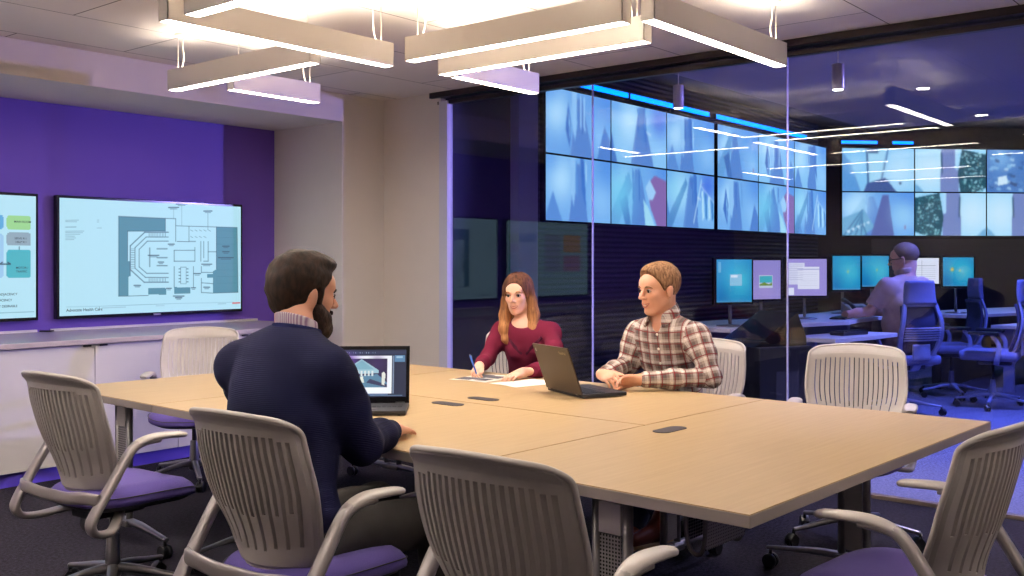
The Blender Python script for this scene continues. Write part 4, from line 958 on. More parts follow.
# control room chairs
def high_chair(loc, rz, label):
    t = empty('operator_chair', loc, rz); tag(t, label, 'chair', 'high-backed blue operator chairs')
    base_parts(t, .45, rr=.33, legmat='blue_frame')
    MB().box((.02, 0, .50), (.50, .50, .09), bev=.035).build('seat', 'blue_fabric', t, smooth=True)
    MB().box((-.02, 0, .44), (.30, .24, .06), bev=.02).build('seat_pan', 'pan', t)
    B = lambda v: V((-.20 - .05 * math.sin(v * PI * .9) - .06 * v + .06 * max(0, v - .7), 0, .52 + .48 * v))
    fr = MB()
    for s in (-1, 1):
        pts = [B(v) + V((.02, s * w_, 0)) for v, w_ in ((0, .15), (.2, .20), (.45, .215), (.7, .20), (.9, .175), (1.0, .165))]
        fr.sweep(pts, [.02, .026, .026, .024, .022, .022], .012, ref=(0, 1, 0))
    fr.sweep([B(1.0) + V((.02, -.16, 0)), B(1.0) + V((0, 0, .0)), B(1.0) + V((.02, .16, 0))], .022, .012, ref=(0, 0, 1))
    fr.sweep([B(.0) + V((.02, -.15, 0)), B(.0) + V((0, 0, .0)), B(.0) + V((.02, .15, 0))], .03, .012, ref=(0, 0, 1))
    fr.sweep([B(.12) + V((-.03, -.09, 0)), B(.12) + V((-.045, 0, 0)), B(.12) + V((-.03, .09, 0))], .07, .008, ref=(0, 0, 1))
    fr.sweep([B(.0) + V((0, 0, 0)), V((-.16, 0, .42)), V((0, 0, .42))], .05, .02, ref=(0, 1, 0))
    frm = fr.build('back_frame', 'blue_frame', t)
    cu = MB(); vs = []; fs = []
    for i in range(13):
        v = .05 + .93 * i / 12
        for j in range(9):
            u = -1 + j / 4; q = B(v) + V((.045 - .02 * (1 - u * u), u * (.18 + .02 * math.sin(v * 3)), 0)); vs.append(q)
    for i in range(12):
        for j in range(8): fs.append((i * 9 + j, i * 9 + j + 1, (i + 1) * 9 + j + 1, (i + 1) * 9 + j))
    cu.add(vs, fs, True); cu = cu.build('back_cushion', mat('dark_blue_mesh', rgb(44, 46, 78), .9), t); md = cu.modifiers.new('s', 'SOLIDIFY'); md.thickness = .02
    sl = MB()
    for i in range(6):
        v = .34 + i * .045; sl.sweep([B(v) + V((.0, -.19, 0)), B(v) + V((-.02, 0, 0)), B(v) + V((.0, .19, 0))], .007, .005, ref=(0, 0, 1), n=8)
    sl.build('lumbar_slats', 'blue_frame', frm)
    hd = MB(); vs = []; fs = []
    for i in range(9):
        v = i / 8
        for j in range(13):
            a = 2 * PI * j / 13
        for j in range(16):
            a = 2 * PI * j / 16; hw = (.175 - .02 * v - .012 * (v > .9)); ex = math.copysign(abs(math.cos(a)) ** .5, math.cos(a)); ey = math.copysign(abs(math.sin(a)) ** .7, math.sin(a))
            vs.append(B(1.0) + V((-.01 + .04 * v - .035 * v * v + ex * .028 + .03 * (ey * ey), ey * hw, -.0 + .21 * v)))
    for i in range(8):
        for j in range(16): fs.append((i * 16 + j, i * 16 + (j + 1) % 16, (i + 1) * 16 + (j + 1) % 16, (i + 1) * 16 + j))
    hd.add(vs, fs, True); hd.add(vs, [tuple(range(15, -1, -1)), tuple(8 * 16 + j for j in range(16))]); hd.build('headrest', 'blue_fabric', t)
    for s in (-1, 1):
        y = s * .285
        a = MB(); a.sweep([(-.05, s * .2, .43), (-.06, y, .46), (-.08, y, .60), (-.02, y, .70)], [.025, .025, .02, .02], .015, ref=(1, 0, 0)); ar = a.build('arm_support', 'blue_frame', t)
        MB().box((.05, y, .715), (.26, .085, .03), bev=.012).build('armrest', 'black', ar)
    return t
hc1 = high_chair((9.25, 3.06, 0), R(57), 'blue high-backed chair carrying the seated operator')
dup(hc1, (10.75, 3.06, 0), R(125), 'empty blue high-backed chair turned sideways, right of the operator')
dup(hc1, (10.2, 2.53, 0), R(98), 'empty blue high-backed chair cut by the right edge of the photo')

# ------------------------------------------------------------------ laptops
def laptop(loc, rz, w, d, h, tilt, img, label, lidm='lid'):
    t = empty('laptop', loc, rz); tag(t, label, 'laptop')
    b = MB().b2(0, d, -w / 2, w / 2, .004, .022, bev=.004); bo = b.build('base', 'keys', t)
    k = MB()
    for r_ in range(5):
        for c_ in range(14): k.b2(.03 + r_ * .021, .047 + r_ * .021, -w / 2 + .02 + c_ * (w - .04) / 14, -w / 2 + .02 + (c_ + .85) * (w - .04) / 14, .022, .0245)
    k.build('keyboard', 'keys', bo)
    MB().b2(.16, .21, -.045, .045, .0222, .0232).build('touchpad', 'grommet', bo)
    for sx in (.02, d - .02):
        for sy in (-1, 1): MB().cyl((sx, sy * (w / 2 - .03), 0), (sx, sy * (w / 2 - .03), .005), .006, n=8).build('foot', 'black', bo)
    mt = Matrix.Translation((0.0, 0, .020)) @ Matrix.Rotation(-tilt, 4, 'Y')
    l = MB().b2(-.007, .0, -w / 2, w / 2, 0, h, bev=.0025).build('lid', lidm, t); l.matrix_local = mt
    hg = MB()
    for s in (-1, 1): hg.cyl((0, s * (w / 2 - .02), .0), (0, s * (w / 2 - .06), .0), .007, n=10)
    hg.build('hinge', 'black', l)
    MB().b2(-.0002, .0012, -w / 2 + .002, w / 2 - .002, .004, h - .002).build('screen_bezel', 'bezel', l)
    sc = screen_mesh('picture', img, w - .03, h - .045, 'lap', l, y=0, z0=0)
    sc.matrix_local = Matrix.Translation((.0022, 0, .028)) @ Matrix.Rotation(PI / 2, 4, 'Z')
    return t, l
im = Img(160, 100, (28, 38, 66)); im.rect(.0, .03, 1, .09, (40, 52, 84))
for k in range(18): im.rect(.05 + .03 * k, .05, .06 + .03 * k, .08, (150, 170, 200) if k % 3 else (60, 70, 110), .8)
im.rect(.05, .13, .80, .93, (238, 242, 248)); im.rect(.08, .19, .735, .80, (40, 26, 72)); im.glow(.2, .25, .2, (96, 50, 160), .8); im.glow(.6, .3, .15, (60, 36, 100), .7)
im.poly([(.08, .50), (.38, .20), (.62, .44), (.62, .50), (.2, .52)], (150, 190, 205)); im.poly([(.2, .42), (.38, .23), (.56, .42)], (120, 170, 190))
im.poly([(.08, .60), (.6, .52), (.735, .70), (.735, .80), (.08, .80)], (84, 130, 160)); im.poly([(.5, .62), (.735, .74), (.735, .8), (.45, .7)], (50, 52, 90)); im.poly([(.08, .55), (.25, .6), (.3, .78), (.08, .72)], (66, 120, 150))
for k in range(7): im.rect(.22 + .05 * k, .45, .245 + .05 * k, .56, (215, 225, 225))
im.poly([(.36, .58), (.40, .56), (.42, .70), (.35, .70)], (225, 230, 220)); im.poly([(.66, .5), (.69, .47), (.715, .52), (.70, .76), (.665, .74)], (222, 226, 216)); im.rect(.81, .13, .83, .93, (120, 140, 165)); im.rect(.84, .12, .98, .26, (84, 130, 170)); im.rect(.86, .14, .95, .18, (150, 190, 215)); im.rect(.1, .935, .75, .955, (84, 110, 150)); im.rect(.5, .965, .95, .98, (110, 140, 170), .8)
lp, _l = laptop((2.975, 3.265, .735), R(222), .345, .235, .252, R(12), im, 'open black laptop in front of the man in navy, screen showing a gabled building', 'bezel')
im = Img(60, 40, (40, 50, 90)); im.rect(.1, .1, .9, .9, (120, 140, 190))
lp2, l2 = laptop((3.865, 2.865, .735), R(-24), .345, .24, .235, R(20), im, 'open laptop with brown lid turned away from the camera, before the plaid shirt man')
text('lid_mark', 'ThinkPad', 'beige', l2, Matrix.Translation((-.0082, -.075, .20)) @ Matrix.Rotation(-PI / 2, 4, 'Z') @ Matrix.Rotation(PI / 2, 4, 'X'), .018)
MB().lathe([(.001, .001), (.009, .0005), (.009, 0)], rot=Matrix.Rotation(-PI / 2, 3, 'Y'), c=(-.0074, .15, .205)).build('lid_badge', 'steel', l2)
# papers and pen
def sheet(name, cx, cy, w, h, rz, z, m, label, cat, img=None):
    mb = MB(); vs = []; n = 8
    for i in range(n + 1):
        for j in range(3): vs.append((-w / 2 + w * i / n, -h / 2 + h * j / 2, .0015 + .003 * math.sin(PI * i / n) ** 2 * (j != 1)))
    fs = [(i * 3 + j, (i + 1) * 3 + j, (i + 1) * 3 + j + 1, i * 3 + j + 1) for i in range(n) for j in range(2)]
    k = len(vs); vs += [(x, y, z_ - .0012) for x, y, z_ in vs]; fs += [tuple(reversed([a + k for a in f])) for f in fs]
    bo = [i * 3 for i in range(n + 1)] + [n * 3 + 1] + [i * 3 + 2 for i in range(n, -1, -1)] + [1]
    fs += [(bo[i], bo[i] + k, bo[(i + 1) % len(bo)] + k, bo[(i + 1) % len(bo)]) for i in range(len(bo))]
    mb.add(vs, fs); o = mb.build(name, m, loc=(cx, cy, z), rz=rz); tag(o, label, cat); return o
o = sheet('printed_sheet', 4.13, 3.62, .24, .30, R(96), .7355, 'paper', 'printed sheet with dark pictures under the woman\'s pen hand', 'paper')
pim = MB()
for (a, b_, c_, d_) in ((-.10, -.02, -.10, .0), (.0, .09, -.12, -.02), (-.1, -.03, .04, .12), (0, .1, .03, .13), (-.02, .0, -.1, .1)): pim.b2(a, b_, c_, d_, .0048, .0054)
pim.build('printed_pictures', mat('print_grey', rgb(90, 86, 96), .8), o)
sheet('sheet_of_paper', 4.10, 3.30, .22, .30, R(78), .7355, 'paper', 'blank white sheet under the woman\'s other hand beside the open laptop', 'paper')

# ------------------------------------------------------------------ people: signed distance bodies -> surface nets
class SDF:
    def __init__(s, lo, hi, h=.005):
        s.lo = np.array(lo, float); s.h = h; s.n = np.ceil((np.array(hi) - s.lo) / h).astype(int) + 1
        s.g = np.full(s.n, .2, np.float32)
    def sub(s, c0, c1):
        i0 = np.clip(np.floor((np.array(c0) - s.lo) / s.h).astype(int), 0, s.n); i1 = np.clip(np.ceil((np.array(c1) - s.lo) / s.h).astype(int) + 1, 0, s.n)
        if np.any(i1 <= i0): return None
        ax = [s.lo[k] + s.h * np.arange(i0[k], i1[k]) for k in range(3)]
        X, Y, Z = np.meshgrid(*ax, indexing='ij'); return tuple(slice(a, b) for a, b in zip(i0, i1)), X, Y, Z
    def op(s, r, d, k, mode):
        if r is None: return
        g = s.g[r]; d = d.astype(np.float32)
        if mode == 'add':
            hh_ = np.clip(.5 + .5 * (g - d) / k, 0, 1); s.g[r] = g * (1 - hh_) + d * hh_ - k * hh_ * (1 - hh_)
        elif mode == 'sub':
            hh_ = np.clip(.5 - .5 * (g + d) / k, 0, 1); s.g[r] = g * (1 - hh_) - d * hh_ + k * hh_ * (1 - hh_)
    def cone(s, a, b, ra, rb, k=.02, mode='add', flat=None):
        a, b = np.array(a, float), np.array(b, float); m = max(ra, rb) + k + .03
        q = s.sub(np.minimum(a, b) - m, np.maximum(a, b) + m)
        if q is None: return
        r, X, Y, Z = q; ab = b - a; L = ab @ ab + 1e-12
        px, py, pz = X - a[0], Y - a[1], Z - a[2]
        t = np.clip((px * ab[0] + py * ab[1] + pz * ab[2]) / L, 0, 1)
        dx, dy, dz = px - t * ab[0], py - t * ab[1], pz - t * ab[2]
        s.op(r, np.sqrt(dx * dx + dy * dy + dz * dz) - (ra + (rb - ra) * t), k, mode)
    def ell(s, c, rad, rot=None, k=.02, mode='add'):
        c = np.array(c, float); rad = np.array(rad, float); m = rad.max() + k + .03
        q = s.sub(c - m, c + m)
        if q is None: return
        r, X, Y, Z = q; P_ = np.stack([X - c[0], Y - c[1], Z - c[2]], -1)
        if rot is not None: P_ = P_ @ np.array(rot)
        k0 = np.linalg.norm(P_ / rad, axis=-1); k1 = np.linalg.norm(P_ / rad ** 2, axis=-1) + 1e-9
        s.op(r, k0 * (k0 - 1) / k1, k, mode)
    def chain(s, pts, k=.02, mode='add'):
        for (a, ra), (b, rb) in zip(pts[:-1], pts[1:]): s.cone(a, b, ra, rb, k, mode)
    def halfspace(s, p, n, box=None, k=.004):
        """remove the side the normal points to"""
        c0, c1 = box if box else (s.lo, s.lo + s.n * s.h); q = s.sub(c0, c1)
        if q is None: return
        r, X, Y, Z = q; n = np.array(n, float); n /= np.linalg.norm(n)
        d = (X - p[0]) * n[0] + (Y - p[1]) * n[1] + (Z - p[2]) * n[2]
        s.g[r] = np.maximum(s.g[r], d.astype(np.float32))
    def noise(s, amp, fr, seed=0, box=None):
        c0, c1 = box if box else (s.lo, s.lo + s.n * s.h); r, X, Y, Z = s.sub(c0, c1); rs = np.random.RandomState(seed); d = 0
        for i in range(5):
            v = rs.randn(3) * np.array(fr); d = d + np.sin(X * v[0] + Y * v[1] + Z * v[2] + rs.rand() * 6 + 1.5 * np.sin(X * v[1] * .5 - Z * v[0] * .5))
        s.g[r] += (d / 5 * amp).astype(np.float32)
    def mesh(s, name, m, parent, smooth_it=1):
        g = s.g.copy(); g[0] = g[-1] = .1; g[:, 0] = g[:, -1] = .1; g[:, :, 0] = g[:, :, -1] = .1
        ins = g < 0; nx, ny, nz = [k - 1 for k in g.shape]
        cnt = np.zeros((nx, ny, nz), np.uint8)
        for dx in (0, 1):
            for dy in (0, 1):
                for dz in (0, 1): cnt += ins[dx:dx + nx, dy:dy + ny, dz:dz + nz]
        act = (cnt > 0) & (cnt < 8); idx = np.full(act.shape, -1, np.int32); cells = np.argwhere(act); idx[act] = np.arange(len(cells))
        acc = np.zeros((len(cells), 3)); w = np.zeros(len(cells)); cs = [(dx, dy, dz) for dx in (0, 1) for dy in (0, 1) for dz in (0, 1)]
        val = {c: g[cells[:, 0] + c[0], cells[:, 1] + c[1], cells[:, 2] + c[2]] for c in cs}
        for c in cs:
            for ax in range(3):
                if c[ax] == 1: continue
                e = list(c); e[ax] = 1; e = tuple(e); a, b = val[c], val[e]; x = (a < 0) != (b < 0)
                t = np.where(x, a / np.where(a == b, 1, a - b), 0)
                p = np.tile(np.array(c, float), (len(cells), 1)); p[:, ax] += t; acc[x] += p[x]; w[x] += 1
        vs = s.lo + s.h * (cells + acc / w[:, None])
        fs = []
        for ax in range(3):
            u, v = [(1, 2), (2, 0), (0, 1)][ax]
            a = ins; sl0 = [slice(None)] * 3; sl1 = [slice(None)] * 3; sl0[ax] = slice(0, -1); sl1[ax] = slice(1, None)
            ch = a[tuple(sl0)] != a[tuple(sl1)]; E_ = np.argwhere(ch)
            E_ = E_[(E_[:, u] > 0) & (E_[:, v] > 0) & (E_[:, u] < g.shape[u] - 1) & (E_[:, v] < g.shape[v] - 1)]
            def cell(du, dv):
                q = E_.copy(); q[:, u] += du; q[:, v] += dv; return idx[q[:, 0], q[:, 1], q[:, 2]]
            f = np.stack([cell(-1, -1), cell(0, -1), cell(0, 0), cell(-1, 0)], 1)
            flip = ~ins[E_[:, 0], E_[:, 1], E_[:, 2]]; f[flip] = f[flip][:, ::-1]; fs.append(f)
        fs = np.concatenate(fs)
        # light Laplacian relaxation
        for _ in range(smooth_it):
            ed = np.concatenate([fs[:, [0, 1]], fs[:, [1, 2]], fs[:, [2, 3]], fs[:, [3, 0]]]); nb = np.zeros_like(vs); ct_ = np.zeros(len(vs))
            for c_ in range(3): nb[:, c_] = np.bincount(ed[:, 0], vs[ed[:, 1], c_], len(vs)) + np.bincount(ed[:, 1], vs[ed[:, 0], c_], len(vs))
            ct_ = np.bincount(ed[:, 0], minlength=len(vs)) + np.bincount(ed[:, 1], minlength=len(vs)); vs = vs * .5 + .5 * nb / ct_[:, None]
        me = bpy.data.meshes.new(name); me.vertices.add(len(vs)); me.vertices.foreach_set('co', vs.ravel())
        me.loops.add(fs.size); me.loops.foreach_set('vertex_index', fs.ravel().astype(np.int32))
        me.polygons.add(len(fs)); me.polygons.foreach_set('loop_start', np.arange(0, fs.size, 4)); me.polygons.foreach_set('loop_total', np.full(len(fs), 4))
        me.update(calc_edges=True); me.polygons.foreach_set('use_smooth', [True] * len(fs)); me.materials.append(M[m])
        o = bpy.data.objects.new(name, me); C.objects.link(o)
        if parent: o.parent = parent
        return o
def rotm(yaw=0, pitch=0, roll=0): return np.array((Matrix.Rotation(yaw, 3, 'Z') @ Matrix.Rotation(pitch, 3, 'Y') @ Matrix.Rotation(roll, 3, 'X')))
class Head:
    """head frame: x forward, y left, z up, origin between the ears at eye height"""
    def __init__(s, c, yaw, pitch, roll=0, sc=1.0, fem=False): s.c = np.array(c, float); s.r = rotm(yaw, pitch, roll); s.k = sc; s.f = fem
    def p(s, x, y, z): return s.c + s.r @ (np.array((x, y, z)) * s.k)
    def n(s, x, y, z): return s.r @ np.array((x, y, z), float)
    def skin(s, S):
        k = s.k; E = lambda c, r, kk=.015, m='add': S.ell(s.p(*c), np.array(r) * k, s.r, kk, m)
        K = lambda a, b, ra, rb, kk=.012, m='add': S.cone(s.p(*a), s.p(*b), ra * k, rb * k, kk, m)
        fw = .92 if s.f else 1.0
        E((-.016, 0, .035), (.096, .076 * fw, .086)); E((.03, 0, -.035), (.062, .058 * fw, .078), .03)
        for q in (-1, 1):
            K((.0, q * .050 * fw, -.055), (.058, q * .018, -.098), .018 if not s.f else .013, .017 if not s.f else .012, .02)
            E((.062, q * .036, -.018), (.024, .022, .022), .018)
            E((-.004, q * .077 * fw, -.012), (.018, .008, .031), .006); E((-.006, q * .083 * fw, .004), (.016, .006, .018), .005)
        E((.072, 0, -.100), (.018, .022 if not s.f else .017, .016), .018)
        E((.070, 0, .040), (.026, .050, .034), .025)
        K((.086, -.026, .022), (.086, .026, .022), .009, .009, .014)
        for q in (-1, 1): E((.094, q * .031, .003), (.013, .017, .011), .010, 'sub')
        K((.088, 0, .014), (.116, 0, -.026), .0080, .0112, .008); 
        for q in (-1, 1): E((.102, q * .011, -.031), (.010, .0075, .0075), .006)
        E((.081, 0, -.060), (.012, .026, .016), .015)
        for q in (-1, 1): E((.0775, q * .031, .001), (.013, .016, .0115), .004)
    def neck(s, S, base, r=.054, up=None):
        S.cone(s.p(-.028, 0, -.05), base, r * s.k, r * s.k * 1.08, .03)
    def features(s, parent, smile=0, brow='hair_s', lipm='lips', ox=0):
        def place(mb, nm, m): 
            o = mb.build(nm, m, parent, smooth=True); mt = Matrix.Translation(V(s.c)) @ Matrix(s.r.tolist()).to_4x4() @ Matrix.Scale(s.k, 4); o.matrix_local = mt; return o
        for q in (-1, 1):
            e = MB(); e.lathe([(.0012, -.0118), (.007, -.0095), (.011, -.004), (.0118, 0), (.011, .004), (.007, .0095), (.0012, .0118)], (.0808, q * .031, .002)); eo = place(e, 'eye', 'eyew')
            i = MB(); i.lathe([(.0012, .0024), (.0066, .0012), (.0070, -.0006)], (.0912, q * .0315, .0015), rot=Matrix.Rotation(PI / 2, 3, 'Y')); i.build('iris', 'iris', eo)
            l = MB(); l.sweep([(.0865, q * .018, .0035), (.0925, q * .026, .0085), (.0925, q * .036, .0085), (.084, q * .046, .002)], .0018, .0022, ref=(0, 0, 1), n=6, e=1); place(l, 'eyelid', 'lash')
            b = MB(); b.sweep([(.094, q * .013, .0195), (.0955, q * .026, .0245), (.0905, q * .040, .0235), (.080, q * .052, .016)], [.004, .0042, .0035, .002], .0028, ref=(0, 0, 1), n=8, e=1); place(b, 'eyebrow', brow)
        c_ = .006 * smile; t_ = .0045 * smile
        u = MB(); u.sweep([(.0865, -.024 - t_, -.0605 + c_), (.0925, -.010, -.0585), (.0945, 0, -.0598), (.0925, .010, -.0585), (.0865, .024 + t_, -.0605 + c_)], [.0010, .0022, .0022, .0022, .0010], [.002, .0030, .0032, .0030, .002], ref=(0, 0, 1), n=8, e=1); place(u, 'upper_lip', lipm)
        u = MB(); u.sweep([(.0865, -.023 - t_, -.0625 + c_), (.0920, -.010, -.0680 - t_), (.0935, 0, -.0695 - t_), (.0920, .010, -.0680 - t_), (.0865, .023 + t_, -.0625 + c_)], [.0010, .0028, .0032, .0028, .0010], [.002, .0030, .0032, .0030, .002], ref=(0, 0, 1), n=8, e=1); place(u, 'lower_lip', lipm)
        if smile > .5:
            u = MB(); u.sweep([(.0872, -.020, -.0612 + c_ * .7), (.0922, -.009, -.0632), (.0938, 0, -.0638), (.0922, .009, -.0632), (.0872, .020, -.0612 + c_ * .7)], .0028, .001, ref=(0, 0, 1), n=8, e=1); place(u, 'teeth', 'teeth')
    def cap(s, S, g=.010, k=.01):
        S.ell(s.p(-.018, 0, .040), np.array((.100 + g, .078 + g, .088 + g)) * s.k, s.r, k)
M['lash'] = mat('eyelashes', rgb(50, 34, 30), .6)
def hand(S, wrist, d, up, side, curls, sc=1.0, thumb=.6, spread=.10, palm=True):
    """d: finger direction, up: back-of-hand direction, side=+1 left hand / -1 right hand (thumb side = side * cross(...))"""
    d = V(d).normalized(); up = V(up); up = (up - d * up.dot(d)).normalized(); lat = up.cross(d).normalized()   # to the left when looking along d
    th = -lat * side; wr = V(wrist)   # palm down left hand: thumb points right (-lat)
    pc = wr + d * .05 * sc
    rot = np.array([list(d), list(lat), list(up)]).T
    S.ell(tuple(pc), np.array((.054, .041, .0165)) * sc, rot, .008)
    S.cone(tuple(wr - d * .02), tuple(wr + d * .02), .027 * sc, .026 * sc, .02)
    for i in range(4):
        off = (1.5 - i) * .0195; base = wr + d * (.086 - .004 * abs(i - 1.2)) * sc + th * off * sc
        L = [.072, .080, .074, .058][i] * sc; r = [.0085, .0088, .0084, .0075][i] * sc; cv = curls[i]
        dir_ = (d + th * (1.5 - i) * spread).normalized(); p = base - d * .02 * sc; S.cone(tuple(p), tuple(base), r * 1.1, r * 1.05, .008)
        p = base; a = 0
        for sgm, cu in ((.45, cv * .8), (.31, cv), (.24, cv * .8)):
            a += cu; dd_ = dir_ * math.cos(a) - up * math.sin(a); q = p + dd_ * L * sgm; S.cone(tuple(p), tuple(q), r, r * .92, .004); p = q; r *= .92
    p = wr + d * .022 * sc + th * .022 * sc; a = thumb
    t1 = (d * math.cos(a) + th * math.sin(a) - up * .15).normalized(); q = p + t1 * .045 * sc; S.cone(tuple(p), tuple(q), .015 * sc, .0115 * sc, .012)
    t2 = (d * math.cos(a * .55) + th * math.sin(a * .55) - up * .25).normalized(); p = q; q = p + t2 * .032 * sc; S.cone(tuple(p), tuple(q), .0110 * sc, .0100 * sc, .006); S.cone(tuple(q), tuple(q + t2 * .022 * sc), .0100 * sc, .0085 * sc, .004)

def person_at(loc, phi, label):
    t = empty('person', loc, phi); tag(t, label, 'person'); c, s = math.cos(phi), math.sin(phi)
    def L(x, y, z): dx, dy = x - loc[0], y - loc[1]; return np.array((c * dx + s * dy, -s * dx + c * dy, z - loc[2]))
    return t, L
def lerp(a, b, t): return np.array(a) * (1 - t) + np.array(b) * t
def torso(S, hips, chest, neck, shL, shR, w=(.155, .145, .165), dpt=(.12, .105, .115), k=.05, g=0.0):
    m = lerp(hips, chest, .5)
    lat = np.array(shL) - np.array(shR); yaw = math.atan2(-lat[0], lat[1]); ax = np.array(neck) - np.array(hips); pit = math.atan2(ax[0], ax[2])
    rt = rotm(yaw * .7, pit)
    S.ell(np.array(hips) + (0, 0, .02), (dpt[0] + g, w[0] + g, .14), rotm(0, 0), k); S.ell(m, (dpt[1] + g, w[1] + g, .17), rt, k); S.ell(chest, (dpt[2] + g, w[2] + g, .17), rt, k)
    for sh in (shL, shR):
        S.cone(np.array(neck) - np.array((.0, 0, .060)), lerp(neck, sh, .85) - np.array((0, 0, .030)), .062 + g, .052 + g, .05)
        S.cone(lerp(chest, neck, .45), np.array(sh) - np.array((0, 0, .035)), .085 + g, .060 + g, .05)
def plaid_uv(o, bones, box):
    me = o.data; n = len(me.vertices); co_ = np.empty(n * 3); me.vertices.foreach_get('co', co_); co_ = co_.reshape(-1, 3)
    lv = np.empty(len(me.loops), np.int32); me.loops.foreach_get('vertex_index', lv); lp_ = lv.reshape(-1, 4)
    fc = co_[lp_].mean(1); best = np.full(len(fc), 1e9); bi = np.full(len(fc), -1)
    for i, (a, b, r) in enumerate(bones):
        ab = np.array(b) - a; t = np.clip(((fc - a) @ ab) / (ab @ ab), 0, 1); d = np.linalg.norm(fc - (np.array(a) + t[:, None] * ab), axis=1) - r
        m = d < best; best[m] = d[m]; bi[m] = i
    uv = np.zeros((len(fc), 4, 2)); P_ = co_[lp_]
    for i, (a, b, r) in enumerate(bones):
        m = bi == i
        if not m.any(): continue
        a = np.array(a); ab = np.array(b) - a; L = np.linalg.norm(ab); ax = ab / L; rf = np.array((0, 0, 1.)) if abs(ax[2]) < .8 else np.array((1., 0, 0))
        u_ = rf - ax * (rf @ ax); u_ /= np.linalg.norm(u_); v_ = np.cross(ax, u_); q = P_[m] - a
        an = np.arctan2(q @ v_, q @ u_); an0 = an[:, :1]; an = an0 + (an - an0 + np.pi) % (2 * np.pi) - np.pi
        uv[m, :, 0] = an * r * 1.1; uv[m, :, 1] = q @ ax
        if box is not None and i < box: 
            uv[m, :, 0] = P_[m][:, :, 1]; uv[m, :, 1] = P_[m][:, :, 2] + P_[m][:, :, 0] * .3
    l = me.uv_layers.new(name='plaid'); l.data.foreach_set('uv', uv.ravel())

